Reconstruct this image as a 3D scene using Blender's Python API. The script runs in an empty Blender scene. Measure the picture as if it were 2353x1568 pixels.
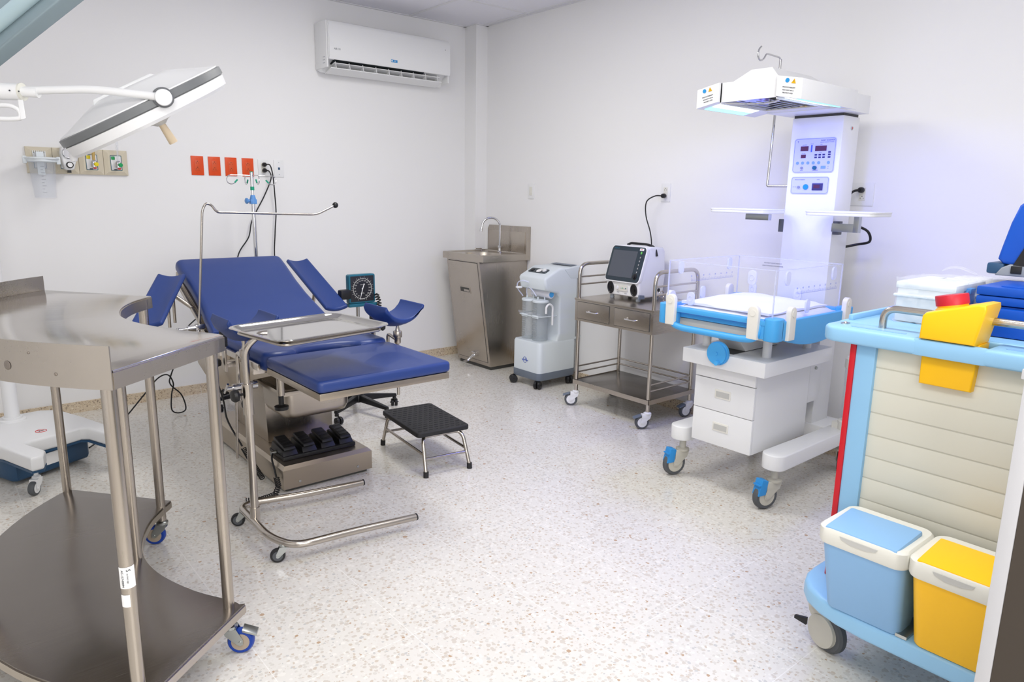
import bpy, bmesh, math, random
from mathutils import Vector, Matrix
random.seed(7)
PI = math.pi
S = bpy.context.scene
COL = S.collection

# ------------------------------------------------------------------ camera, world, light, exposure
FPX, YAW, PITCH, ROLL = 1629.19, 0.6987, -0.2032, 0.0170
CAM = Vector((-3.8176, -5.0765, 1.4))
cd = bpy.data.cameras.new('camera'); cam = bpy.data.objects.new('camera', cd); COL.objects.link(cam)
cd.sensor_width = 36.0; cd.lens = FPX / 2353 * 36.0; cd.clip_start = 0.05; cd.clip_end = 50
_f = Vector((math.sin(YAW)*math.cos(PITCH), math.cos(YAW)*math.cos(PITCH), math.sin(PITCH)))
_r0 = Vector((math.cos(YAW), -math.sin(YAW), 0)); _u0 = _r0.cross(_f)
_r = _r0*math.cos(ROLL) + _u0*math.sin(ROLL); _u = -_r0*math.sin(ROLL) + _u0*math.cos(ROLL)
cam.matrix_world = Matrix(((_r.x, _u.x, -_f.x, CAM.x), (_r.y, _u.y, -_f.y, CAM.y), (_r.z, _u.z, -_f.z, CAM.z), (0, 0, 0, 1)))
S.camera = cam

w = bpy.data.worlds.new('room_world'); S.world = w; w.use_nodes = True
w.node_tree.nodes['Background'].inputs[0].default_value = (0.9, 0.93, 1, 1)
w.node_tree.nodes['Background'].inputs[1].default_value = 0.4
S.view_settings.view_transform = 'Standard'; S.view_settings.look = 'None'
S.view_settings.exposure = 0.02; S.view_settings.gamma = 1.0; S.view_settings.use_curve_mapping = False

def area(name, loc, sx, sy, power, col=(1, 1, 1), rot=(0, 0, 0)):
    l = bpy.data.lights.new(name, 'AREA'); l.shape = 'RECTANGLE'; l.size = sx; l.size_y = sy
    l.energy = power; l.color = col
    o = bpy.data.objects.new(name, l); COL.objects.link(o); o.location = loc; o.rotation_euler = rot
    return o
LW = (1.0, 0.98, 0.935); Y_FILL = -6.06
for _x, _y, _p in ((-1.85, -1.95, 32), (-3.90, -1.95, 5), (-1.95, -4.50, 24), (-3.90, -4.50, 28)):
    area('ceiling_panel_light', (_x, _y, 2.735), 0.58, 1.18, _p, LW)
area('added_front_fill', (-3.55, Y_FILL + 0.03, 1.65), 1.9, 1.3, 46, (1.0, 0.985, 0.96), (PI/2, 0, 0))  # added frontal fill from behind the camera, not a known window

# ------------------------------------------------------------------ materials
def lin(c): return tuple((x/12.92 if x <= 0.04045 else ((x+0.055)/1.055)**2.4) for x in c)
def rgb(h):
    h = h.lstrip('#'); return lin(tuple(int(h[i:i+2], 16)/255 for i in (0, 2, 4)))
def mat(name, col, rough=0.5, metal=0.0, trans=0.0, ior=1.45, emit=None, es=0.0, coat=0.0, bump=0.0, bscale=200, alpha=1.0, var=0.0, vscale=6, spec=None):
    m = bpy.data.materials.new(name); m.use_nodes = True
    nt = m.node_tree; b = nt.nodes['Principled BSDF']
    c = rgb(col) if isinstance(col, str) else col
    b.inputs['Base Color'].default_value = (*c, 1); b.inputs['Roughness'].default_value = rough
    b.inputs['Metallic'].default_value = metal; b.inputs['IOR'].default_value = ior
    b.inputs['Transmission Weight'].default_value = trans; b.inputs['Coat Weight'].default_value = coat
    b.inputs['Alpha'].default_value = alpha
    if spec is not None: b.inputs['Specular IOR Level'].default_value = spec
    if emit:
        b.inputs['Emission Color'].default_value = (*(rgb(emit) if isinstance(emit, str) else emit), 1); b.inputs['Emission Strength'].default_value = es
    if bump or var:
        tc = nt.nodes.new('ShaderNodeTexCoord'); n = nt.nodes.new('ShaderNodeTexNoise'); n.inputs['Detail'].default_value = 4
        nt.links.new(tc.outputs['Object'], n.inputs['Vector'])
        if bump:
            n.inputs['Scale'].default_value = bscale
            bp = nt.nodes.new('ShaderNodeBump'); bp.inputs['Strength'].default_value = bump; bp.inputs['Distance'].default_value = 0.002
            nt.links.new(n.outputs['Fac'], bp.inputs['Height']); nt.links.new(bp.outputs['Normal'], b.inputs['Normal'])
        if var:
            n2 = nt.nodes.new('ShaderNodeTexNoise'); n2.inputs['Scale'].default_value = vscale; n2.inputs['Detail'].default_value = 6
            nt.links.new(tc.outputs['Object'], n2.inputs['Vector'])
            mx = nt.nodes.new('ShaderNodeMix'); mx.data_type = 'RGBA'
            mx.inputs['A'].default_value = (*[x*(1-var) for x in c], 1); mx.inputs['B'].default_value = (*[min(1, x*(1+var)) for x in c], 1)
            nt.links.new(n2.outputs['Fac'], mx.inputs['Factor']); nt.links.new(mx.outputs['Result'], b.inputs['Base Color'])
    return m

def steel(name, col, rough=0.3, axis='x', streak=0.12, stain=0.12, bs=0.06):
    """brushed stainless steel: fine stretched noise in roughness and normal, broad cloudy wear"""
    m = mat(name, col, rough, 1.0); nt = m.node_tree; b = nt.nodes['Principled BSDF']; c = rgb(col)
    tc = nt.nodes.new('ShaderNodeTexCoord'); mp = nt.nodes.new('ShaderNodeMapping')
    sc = {'x': (3, 260, 260), 'y': (260, 3, 260), 'z': (260, 260, 3)}[axis]
    mp.inputs['Scale'].default_value = sc
    n = nt.nodes.new('ShaderNodeTexNoise'); n.inputs['Scale'].default_value = 1.0; n.inputs['Detail'].default_value = 3
    nt.links.new(tc.outputs['Object'], mp.inputs['Vector']); nt.links.new(mp.outputs['Vector'], n.inputs['Vector'])
    mr = nt.nodes.new('ShaderNodeMapRange'); mr.inputs['To Min'].default_value = max(0.02, rough-streak); mr.inputs['To Max'].default_value = rough+streak
    n3 = nt.nodes.new('ShaderNodeTexNoise'); n3.inputs['Scale'].default_value = 4.5; n3.inputs['Detail'].default_value = 5
    nt.links.new(tc.outputs['Object'], n3.inputs['Vector'])
    ad = nt.nodes.new('ShaderNodeMath'); ad.operation = 'MULTIPLY_ADD'; ad.inputs[1].default_value = 0.5
    nt.links.new(n.outputs['Fac'], ad.inputs[0])
    hm = nt.nodes.new('ShaderNodeMath'); hm.operation = 'MULTIPLY'; hm.inputs[1].default_value = 0.5
    nt.links.new(n3.outputs['Fac'], hm.inputs[0]); nt.links.new(hm.outputs[0], ad.inputs[2])
    nt.links.new(ad.outputs[0], mr.inputs['Value']); nt.links.new(mr.outputs['Result'], b.inputs['Roughness'])
    mx = nt.nodes.new('ShaderNodeMix'); mx.data_type = 'RGBA'
    mx.inputs['A'].default_value = (*[x*(1-stain) for x in c], 1); mx.inputs['B'].default_value = (*[min(1, x*(1+stain)) for x in c], 1)
    nt.links.new(n3.outputs['Fac'], mx.inputs['Factor']); nt.links.new(mx.outputs['Result'], b.inputs['Base Color'])
    return m

def terrazzo(name, base, chips, scale, mortar=None, joint=None, rough=0.18, amount=0.55, bump=0.0):
    """cement ground with scattered stone chips (two sizes) and pale tile joints"""
    m = bpy.data.materials.new(name); m.use_nodes = True; nt = m.node_tree; b = nt.nodes['Principled BSDF']; L = nt.links.new
    tc = nt.nodes.new('ShaderNodeTexCoord')
    wn = nt.nodes.new('ShaderNodeTexNoise'); wn.inputs['Scale'].default_value = scale*1.3; wn.inputs['Detail'].default_value = 2
    L(tc.outputs['Object'], wn.inputs['Vector'])
    ws = nt.nodes.new('ShaderNodeVectorMath'); ws.operation = 'SCALE'; ws.inputs['Scale'].default_value = 0.55/scale
    L(wn.outputs['Color'], ws.inputs[0])
    wa = nt.nodes.new('ShaderNodeVectorMath'); wa.operation = 'ADD'; L(tc.outputs['Object'], wa.inputs[0]); L(ws.outputs['Vector'], wa.inputs[1])
    prev = (*rgb(base), 1); first = True
    cur = None
    for k, (sc, thr, lo, hi) in enumerate(((scale*1.15, 0.36, 0.30, 0.85), (scale*.62, 0.34, 0.36, 1.0))):
        v = nt.nodes.new('ShaderNodeTexVoronoi'); v.inputs['Scale'].default_value = sc; v.inputs['Randomness'].default_value = 1
        L(wa.outputs['Vector'], v.inputs['Vector'])
        sep = nt.nodes.new('ShaderNodeSeparateColor'); L(v.outputs['Color'], sep.inputs['Color'])
        # chip only where the cell's random value passes, radius also random
        rad = nt.nodes.new('ShaderNodeMath'); rad.operation = 'MULTIPLY_ADD'; rad.inputs[1].default_value = 0.42; rad.inputs[2].default_value = 0.20 if k == 0 else 0.04
        L(sep.outputs['Green'], rad.inputs[0])
        lt = nt.nodes.new('ShaderNodeMath'); lt.operation = 'LESS_THAN'; L(v.outputs['Distance'], lt.inputs[0]); L(rad.outputs[0], lt.inputs[1])
        gt = nt.nodes.new('ShaderNodeMath'); gt.operation = 'LESS_THAN'; gt.inputs[1].default_value = min(1.0, amount*1.25) if k == 0 else amount*0.55; L(sep.outputs['Red'], gt.inputs[0])
        mk = nt.nodes.new('ShaderNodeMath'); mk.operation = 'MULTIPLY'; L(lt.outputs[0], mk.inputs[0]); L(gt.outputs[0], mk.inputs[1])
        cr = nt.nodes.new('ShaderNodeValToRGB'); cr.color_ramp.interpolation = 'CONSTANT'
        els = cr.color_ramp.elements
        els[0].position = 0; els[0].color = (*rgb(chips[0]), 1)
        n = len(chips)
        els[1].position = 1.0/n; els[1].color = (*rgb(chips[1]), 1)
        for i in range(2, n):
            e = els.new(i/n + (0.10 if i == n-1 else 0)); e.color = (*rgb(chips[i]), 1)
        L(sep.outputs['Blue'], cr.inputs['Fac'])
        mx = nt.nodes.new('ShaderNodeMix'); mx.data_type = 'RGBA'; L(mk.outputs[0], mx.inputs['Factor'])
        if cur is None: mx.inputs['A'].default_value = prev
        else: L(cur, mx.inputs['A'])
        L(cr.outputs['Color'], mx.inputs['B']); cur = mx.outputs['Result']
    if joint:
        s, ox, oy, wd, jc = joint
        sx = nt.nodes.new('ShaderNodeSeparateXYZ'); L(tc.outputs['Object'], sx.inputs['Vector'])
        outs = []
        for ax, off in (('X', ox), ('Y', oy)):
            a = nt.nodes.new('ShaderNodeMath'); a.operation = 'ADD'; a.inputs[1].default_value = -off + 40*s + s/2; L(sx.outputs[ax], a.inputs[0])
            d = nt.nodes.new('ShaderNodeMath'); d.operation = 'MODULO'; d.inputs[1].default_value = s; L(a.outputs[0], d.inputs[0])
            e = nt.nodes.new('ShaderNodeMath'); e.operation = 'SUBTRACT'; e.inputs[1].default_value = s/2; L(d.outputs[0], e.inputs[0])
            f = nt.nodes.new('ShaderNodeMath'); f.operation = 'ABSOLUTE'; L(e.outputs[0], f.inputs[0])
            g = nt.nodes.new('ShaderNodeMath'); g.operation = 'LESS_THAN'; g.inputs[1].default_value = wd/2; L(f.outputs[0], g.inputs[0])
            outs.append(g.outputs[0])
        mxx = nt.nodes.new('ShaderNodeMath'); mxx.operation = 'MAXIMUM'; L(outs[0], mxx.inputs[0]); L(outs[1], mxx.inputs[1])
        fa = nt.nodes.new('ShaderNodeMath'); fa.operation = 'MULTIPLY'; fa.inputs[1].default_value = 0.6; L(mxx.outputs[0], fa.inputs[0])
        mx = nt.nodes.new('ShaderNodeMix'); mx.data_type = 'RGBA'; L(fa.outputs[0], mx.inputs['Factor']); L(cur, mx.inputs['A'])
        mx.inputs['B'].default_value = (*rgb(jc), 1); cur = mx.outputs['Result']
    L(cur, b.inputs['Base Color']); b.inputs['Roughness'].default_value = rough
    return m

M = {}
M['wall'] = mat('wall_paint', '#ebebec', 0.6, bump=0.12, bscale=60)
M['ceiling'] = mat('ceiling_tile', '#e6e6ee', 0.9, bump=0.3, bscale=300)
M['grid'] = mat('ceiling_grid_metal', '#dedee2', 0.5)
M['floor'] = terrazzo('floor_terrazzo', '#dcd9d2', ['#d0ccc4', '#e4e1da', '#cbc4ba', '#dad6cf', '#c8bdaf', '#c3c2be', '#d4cec5', '#b79d83'], 72, joint=(0.4288, -2.728, -2.4482, 0.0032, '#eeece7'), rough=0.16, amount=0.8)
M['base'] = terrazzo('baseboard_terrazzo', '#d3c3ab', ['#b9a58b', '#dccdb6', '#a8927a', '#c8b69c', '#9b8a78', '#e3d8c6'], 95, rough=0.3, amount=0.8)
M['steel'] = steel('brushed_steel', '#b9b1a6', 0.30, 'x')
M['steel_z'] = steel('brushed_steel_upright', '#b3aba1', 0.27, 'z', 0.02, 0.08, 0.03)
M['steel_table'] = steel('table_steel', '#bdb7af', 0.13, 'x', 0.09, 0.10, 0.08)
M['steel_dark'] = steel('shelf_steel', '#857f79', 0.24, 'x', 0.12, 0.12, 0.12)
M['steel_bed'] = steel('bed_steel', '#b2a798', 0.33, 'x', 0.12, 0.08)
M['steel_tray'] = mat('polished_tray_steel', '#cbc9c5', 0.08, 1.0)
M['tube'] = mat('tube_steel', '#bfb8af', 0.2, 1.0, bump=0.05, bscale=400)
M['chrome'] = mat('chrome', '#d2d2d4', 0.1, 1.0)
M['zinc'] = mat('zinc_plate', '#b4b8b6', 0.28, 1.0)
M['blue_vinyl'] = mat('blue_vinyl', '#243c7a', 0.42, bump=0.08, bscale=700, coat=0.1)
M['blue_vinyl_d'] = mat('blue_vinyl_support', '#1f3a7a', 0.46, bump=0.05, bscale=700)
M['white'] = mat('white_plastic', '#e6e7e8', 0.32)
M['white_m'] = mat('white_enamel', '#e8e9ea', 0.28)
M['white_w'] = mat('warm_white_plastic', '#e4e2da', 0.4)
M['ivory'] = mat('ivory_handle', '#e2cfb0', 0.5)
M['offwhite'] = mat('offwhite_plastic', '#dcdbd2', 0.45)
M['grey'] = mat('grey_plastic', '#8a8f96', 0.45)
M['dgrey'] = mat('dark_grey_plastic', '#5a5d61', 0.45)
M['slate'] = mat('slate_grey_plastic', '#6d7785', 0.45)
M['black'] = mat('black_plastic', '#18181a', 0.42)
M['rubber'] = mat('black_rubber', '#232325', 0.6)
M['rubber_g'] = mat('grey_rubber', '#55585c', 0.6)
M['cable'] = mat('black_cable', '#141416', 0.45)
M['orange'] = mat('orange_plate', '#da4a10', 0.35)
M['orange_d'] = mat('orange_socket', '#d2501f', 0.35)
M['slot'] = mat('socket_slot', '#3a1210', 0.6)
M['beige'] = mat('beige_panel', '#d2c9b4', 0.45)
M['clear'] = mat('clear_plastic', '#dfe6f2', 0.06, alpha=0.13)
M['acryl'] = mat('clear_acrylic', '#e6eaff', 0.03, alpha=0.05)
M['acryl_edge'] = mat('acrylic_edge', '#dde2f8', 0.15, alpha=0.5)
M['acryl_fit'] = mat('frosted_grommet', '#e2e7ff', 0.3, alpha=0.6)
M['smoke'] = mat('smoky_jar', '#c3ccd2', 0.05, alpha=0.24)
M['azure'] = mat('azure_plastic', '#4aa7e6', 0.42)
M['azure_d'] = mat('deep_azure_plastic', '#2f8fd6', 0.42)
M['cartblue'] = mat('cart_blue_plastic', '#8fc0e3', 0.38, var=0.03)
M['binblue'] = mat('bin_blue_plastic', '#86b2dc', 0.42)
M['yellow'] = mat('yellow_plastic', '#fbc108', 0.4)
M['red'] = mat('red_plastic', '#b81a2c', 0.42)
M['redstrip'] = mat('red_strip', '#c90f22', 0.4)
M['creamd'] = mat('cream_groove', '#c2c0b2', 0.5)
M['cream'] = mat('cream_panel', '#dcdacb', 0.45)
M['greywheel'] = mat('pale_grey_hub', '#c2bfb4', 0.5)
M['navy'] = mat('navy_plastic', '#26496a', 0.4)
M['teal'] = mat('teal_plastic', '#1e6378', 0.35)
M['gaugeblack'] = mat('gauge_face', '#25252c', 0.25)
M['green'] = mat('green_plastic', '#0f9a78', 0.45)
M['lblue'] = mat('light_blue_clamp', '#5d93d2', 0.4)
M['brass'] = mat('amber_tube', '#c9a85a', 0.15, alpha=0.75)
M['red_s'] = mat('red_button', '#cf1f1f', 0.4)
M['yellow_s'] = mat('yellow_label', '#e4d21c', 0.4)
M['green_s'] = mat('green_label', '#189e58', 0.4)
M['screen'] = mat('switched_off_screen', '#4b5058', 0.12, spec=0.6)
M['bezel'] = mat('dark_bezel', '#2c3840', 0.25)
M['boxblue'] = mat('deep_blue_case', '#0a4eb4', 0.38)
M['bluewheel'] = mat('blue_wheel_rubber', '#173f9e', 0.35)
M['hub'] = mat('tan_wheel_hub', '#a89a8a', 0.4)
M['ink'] = mat('dark_print', '#33363c', 0.6)
M['inkblue'] = mat('blue_print', '#4a62b8', 0.6)
M['paper'] = mat('white_label', '#eeeeee', 0.5)
M['sheet'] = mat('white_sheet', '#ececf4', 0.7, bump=0.1, bscale=120)
M['sky'] = mat('sky_blue_sticker', '#1f8ed0', 0.4)
M['warn'] = mat('warning_yellow', '#d8a800', 0.4)
M['panelfilm'] = mat('control_film', '#c4c8ee', 0.4)
M['film_btn'] = mat('film_button', '#7aa0f0', 0.4)
M['film_dark'] = mat('film_window', '#3c3a66', 0.3)
M['displayred'] = mat('display_window', '#5a3048', 0.2)
M['uv'] = mat('phototherapy_tube', '#8fe9ff', 0.4, emit=(0.25, 0.82, 1.0), es=1.6)
M['uvw'] = mat('phototherapy_bright_tube', '#ffffff', 0.4, emit=(0.75, 0.95, 1.0), es=2.2)
M['wrap'] = mat('clear_wrap', '#f4f6fb', 0.05, alpha=0.20, spec=1.0)
M['boxgrey'] = mat('translucent_box', '#dfe6ea', 0.4)
M['brown'] = mat('dark_brown_door', '#3f372f', 0.6)
M['jamb'] = mat('white_door_edge', '#b8b8bb', 0.5, bump=0.2, bscale=30)
M['dent'] = mat('dent_mark', '#978e84', 0.25, 1.0)
M['greenled'] = mat('green_button', '#67c25b', 0.3)
M['seam'] = mat('dark_seam', '#4a4a48', 0.7)
M['crease'] = mat('soft_grey_line', '#bebeba', 0.7)
M['bandgrey'] = mat('lamp_band_grey', '#6f7274', 0.4)
M['lampblue'] = mat('pale_blue_enamel', '#b4ccd4', 0.3)
M['armgrey'] = mat('grey_blue_cover', '#8c9ea6', 0.45)
M['darkgap'] = mat('dark_opening', '#1a2226', 0.7)

# ------------------------------------------------------------------ mesh builder
def V(*a): return Vector(a)
def frame(o, x, y):
    x = Vector(x).normalized(); y = Vector(y); y = (y - x*y.dot(x)).normalized(); z = x.cross(y); o = Vector(o)
    return Matrix(((x.x, y.x, z.x, o.x), (x.y, y.y, z.y, o.y), (x.z, y.z, z.z, o.z), (0, 0, 0, 1)))
def rotz(a, o=(0, 0, 0)): return Matrix.Translation(Vector(o)) @ Matrix.Rotation(a, 4, 'Z')
def rrect(x0, x1, y0, y1, r, n=5):
    p = []
    for cx, cy, a0 in ((x1-r, y1-r, 0), (x0+r, y1-r, PI/2), (x0+r, y0+r, PI), (x1-r, y0+r, 1.5*PI)):
        for i in range(n+1):
            a = a0 + i/n*PI/2; p.append((cx+r*math.cos(a), cy+r*math.sin(a)))
    return p
def arcpts(cx, cy, r, a0, a1, n): return [(cx+r*math.cos(math.radians(a0+(a1-a0)*i/n)), cy+r*math.sin(math.radians(a0+(a1-a0)*i/n))) for i in range(n+1)]
def fillet(pts, r, n=6):
    pts = [Vector(p) for p in pts]; out = [pts[0]]
    for i in range(1, len(pts)-1):
        a, b, c = pts[i-1], pts[i], pts[i+1]; d1 = (a-b); d2 = (c-b)
        l = min(r, d1.length*0.49, d2.length*0.49)
        ang = d1.angle(d2)
        if ang > PI-0.02 or l < 1e-5: out.append(b); continue
        p1 = b + d1.normalized()*l; p2 = b + d2.normalized()*l
        for k in range(n+1):
            t = k/n; out.append(p1*(1-t)**2 + b*2*t*(1-t) + p2*t*t)
    out.append(pts[-1]); return out

class MB:
    def __init__(s, m=None): s.bm = bmesh.new(); s.mats = []; s.i = 0; s.M = None; (m and s.m(m))
    def m(s, key):
        x = M[key]
        if x not in s.mats: s.mats.append(x)
        s.i = s.mats.index(x); return s
    def at(s, mx): s.M = mx; return s
    def add(s, t, Mx=None):
        if s.M is not None: t.transform(s.M)
        if Mx is not None: t.transform(Mx)
        for f in t.faces: f.material_index = s.i
        me = bpy.data.meshes.new('t'); t.to_mesh(me); t.free(); s.bm.from_mesh(me); bpy.data.meshes.remove(me); return s
    def box(s, x0, x1, y0, y1, z0, z1, b=0, seg=2):
        t = bmesh.new(); bmesh.ops.create_cube(t, size=1)
        for v in t.verts: v.co = V(x0+(v.co.x+.5)*(x1-x0), y0+(v.co.y+.5)*(y1-y0), z0+(v.co.z+.5)*(z1-z0))
        if b: bmesh.ops.bevel(t, geom=t.edges[:], offset=b, segments=seg, affect='EDGES', profile=0.6)
        return s.add(t)
    def hexa(s, c, b=0):
        """8 corners: bottom 4 (ccw), top 4"""
        t = bmesh.new(); v = [t.verts.new(p) for p in c]
        for f in ((3, 2, 1, 0), (4, 5, 6, 7), (0, 1, 5, 4), (1, 2, 6, 5), (2, 3, 7, 6), (3, 0, 4, 7)): t.faces.new([v[k] for k in f])
        bmesh.ops.recalc_face_normals(t, faces=t.faces[:])
        if b: bmesh.ops.bevel(t, geom=t.edges[:], offset=b, segments=2, affect='EDGES', profile=0.6)
        return s.add(t)
    def rings(s, R, cap=True, closed=False):
        t = bmesh.new(); vs = [[t.verts.new(p) for p in r] for r in R]; n = len(R[0]); k = len(R)
        for a in range(k if closed else k-1):
            A, B = vs[a], vs[(a+1) % k]
            for i in range(n):
                try: t.faces.new((A[i], A[(i+1) % n], B[(i+1) % n], B[i]))
                except ValueError: pass
        if cap and not closed:
            t.faces.new(list(reversed(vs[0]))); t.faces.new(vs[-1])
        bmesh.ops.recalc_face_normals(t, faces=t.faces[:])
        return s.add(t)
    def cyl(s, p0, p1, r0, r1=None, n=20, cap=True):
        p0 = Vector(p0); p1 = Vector(p1); r1 = r0 if r1 is None else r1; d = (p1-p0).normalized()
        a = d.orthogonal().normalized(); b = d.cross(a)
        return s.rings([[p+a*(r*math.cos(2*PI*i/n))+b*(r*math.sin(2*PI*i/n)) for i in range(n)] for p, r in ((p0, r0), (p1, r1))], cap)
    def lathe(s, prof, o=(0, 0, 0), ax=(0, 0, 1), n=28, cap=True):
        o = Vector(o); d = Vector(ax).normalized(); a = d.orthogonal().normalized(); b = d.cross(a)
        return s.rings([[o+d*z+a*(r*math.cos(2*PI*i/n))+b*(r*math.sin(2*PI*i/n)) for i in range(n)] for r, z in prof], cap)
    def ball(s, c, r, sc=(1, 1, 1), n=20):
        t = bmesh.new(); bmesh.ops.create_uvsphere(t, u_segments=n, v_segments=n//2, radius=r)
        for v in t.verts: v.co = V(v.co.x*sc[0], v.co.y*sc[1], v.co.z*sc[2]) + Vector(c)
        return s.add(t)
    def tube(s, pts, r, n=12, fil=0, closed=False, cap=True, rr=None):
        P = fillet(pts, fil) if fil else [Vector(p) for p in pts]
        Q = [P[0]]
        for p in P[1:]:
            if (p-Q[-1]).length > 1e-5: Q.append(p)
        P = Q; k = len(P); T = []
        for i in range(k):
            if closed: T.append((P[(i+1) % k]-P[i-1]).normalized())
            else: T.append((P[min(i+1, k-1)]-P[max(i-1, 0)]).normalized())
        a = T[0].orthogonal().normalized(); R = []
        for i in range(k):
            a = (a - T[i]*a.dot(T[i])); a.normalize(); b = T[i].cross(a)
            ri = rr[i] if rr else r
            R.append([P[i]+a*(ri*math.cos(2*PI*j/n))+b*(ri*math.sin(2*PI*j/n)) for j in range(n)])
        return s.rings(R, cap, closed)
    def prism(s, poly, lo, hi, axis='z', b=0, seg=3, Mx=None):
        t = bmesh.new()
        f = {'z': lambda u, v, h: V(u, v, h), 'x': lambda u, v, h: V(h, u, v), 'y': lambda u, v, h: V(u, h, v)}[axis]
        A = [t.verts.new(f(u, v, lo)) for u, v in poly]; B = [t.verts.new(f(u, v, hi)) for u, v in poly]
        fa = t.faces.new(list(reversed(A))); fb = t.faces.new(B); n = len(poly)
        for i in range(n): t.faces.new((A[i], A[(i+1) % n], B[(i+1) % n], B[i]))
        bmesh.ops.recalc_face_normals(t, faces=t.faces[:])
        if b: bmesh.ops.bevel(t, geom=list(set(fa.edges[:]+fb.edges[:])), offset=b, segments=seg, affect='EDGES', profile=0.5)
        big = [g for g in t.faces if len(g.verts) > 4]
        if big: bmesh.ops.triangulate(t, faces=big)
        return s.add(t, Mx)
    def shell(s, P, th):
        """grid of points P[i][j] thickened along its normals"""
        ni, nj = len(P), len(P[0]); N = [[None]*nj for _ in range(ni)]
        for i in range(ni):
            for j in range(nj):
                a = P[min(i+1, ni-1)][j]-P[max(i-1, 0)][j]; b = P[i][min(j+1, nj-1)]-P[i][max(j-1, 0)]
                N[i][j] = a.cross(b).normalized()
        t = bmesh.new(); A = [[t.verts.new(P[i][j]) for j in range(nj)] for i in range(ni)]
        tf = th if callable(th) else (lambda i, j: th); B = [[t.verts.new(P[i][j]-N[i][j]*tf(i, j)) for j in range(nj)] for i in range(ni)]
        for i in range(ni-1):
            for j in range(nj-1):
                t.faces.new((A[i][j], A[i+1][j], A[i+1][j+1], A[i][j+1])); t.faces.new((B[i][j], B[i][j+1], B[i+1][j+1], B[i+1][j]))
        for j in range(nj-1):
            for i in (0, ni-1): t.faces.new((A[i][j], A[i][j+1], B[i][j+1], B[i][j]))
        for i in range(ni-1):
            for j in (0, nj-1): t.faces.new((A[i][j], A[i+1][j], B[i+1][j], B[i][j]))
        bmesh.ops.recalc_face_normals(t, faces=t.faces[:])
        return s.add(t)
    def text(s, txt, size, Mx, depth=0.0003, align='CENTER'):
        cu = bpy.data.curves.new('txt', 'FONT'); cu.body = txt; cu.size = size; cu.align_x = align; cu.align_y = 'CENTER'; cu.extrude = depth; cu.resolution_u = 3
        o = bpy.data.objects.new('txt', cu); COL.objects.link(o)
        me = bpy.data.meshes.new_from_object(o)
        t = bmesh.new(); t.from_mesh(me); t.transform(Mx)
        bpy.data.objects.remove(o); bpy.data.curves.remove(cu); bpy.data.meshes.remove(me)
        return s.add(t)
    def build(s, name, parent=None, label=None, angle=38, bev=0):
        me = bpy.data.meshes.new(name); s.bm.to_mesh(me); s.bm.free()
        for m in s.mats: me.materials.append(m)
        o = bpy.data.objects.new(name, me); COL.objects.link(o)
        if parent is not None:
            r = parent
            while r.parent: r = r.parent
            if r.type == 'EMPTY': me.transform(ROOT[r.name])
            o.parent = parent
        me.polygons.foreach_set('use_smooth', [True]*len(me.polygons))
        me.set_sharp_from_angle(angle=math.radians(angle))
        if label: o['label'] = label
        return o
ROOT = {}
def thing(name, label, cat, loc=(0, 0, 0), rz=0, group=None, local=False):
    o = bpy.data.objects.new(name, None); COL.objects.link(o); o.location = loc; o.rotation_euler = (0, 0, rz)
    o.empty_display_size = 0.1; o['label'] = label; o['category'] = cat
    if group: o['group'] = group
    ROOT[o.name] = Matrix.Identity(4) if local else rotz(rz, loc).inverted()
    return o
def tag(o, label, cat, group=None):
    o['label'] = label; o['category'] = cat
    if group: o['group'] = group
    return o
def struct(o): o['kind'] = 'structure'; return o
def dup(root, loc, rz, label, group=None, skip=()):
    r = root.copy(); COL.objects.link(r); r.location = loc; r.rotation_euler = (0, 0, rz); r['label'] = label
    if group: r['group'] = group
    for ch in list(root.children):
        if ch.name.split('.')[0] in skip: continue
        c = ch.copy(); COL.objects.link(c); c.parent = r
        for g in list(ch.children):
            d = g.copy(); COL.objects.link(d); d.parent = c
    return r
def coil(p0, p1, R, turns, per=12, sag=None):
    P0, P1 = Vector(p0), Vector(p1); out = []; n = turns*per
    d = (P1-P0).normalized(); a = d.orthogonal().normalized(); b = d.cross(a)
    for i in range(n+1):
        t = i/n; c = P0.lerp(P1, t)
        if sag: c = c + Vector(sag)*(4*t*(1-t))
        out.append(c + a*(R*math.cos(2*PI*t*turns)) + b*(R*math.sin(2*PI*t*turns)))
    return out
def coil_path(pts, R, pitch, per=10):
    P = [Vector(p) for p in pts]; out = []; ph = 0
    for k in range(len(P)-1):
        d = P[k+1]-P[k]; L = d.length; n = max(1, int(L/pitch*per)); dn = d.normalized(); a = dn.cross(V(0.3, 0.5, 0.81)).normalized(); b = dn.cross(a)
        for i in range(n):
            ph += 2*PI/per; out.append(P[k]+d*(i/n)+a*(R*math.cos(ph))+b*(R*math.sin(ph)))
    return out
def smooth(pts, n=6):
    """catmull-rom through the points"""
    P = [Vector(p) for p in pts]; P = [P[0]*2-P[1]]+P+[P[-1]*2-P[-2]]; out = []
    for k in range(1, len(P)-2):
        p0, p1, p2, p3 = P[k-1:k+3]
        for i in range(n):
            t = i/n; out.append(0.5*((2*p1)+(p2-p0)*t+(2*p0-5*p1+4*p2-p3)*t*t+(3*p1-p0-3*p2+p3)*t**3))
    out.append(P[-2]); return out
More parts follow.
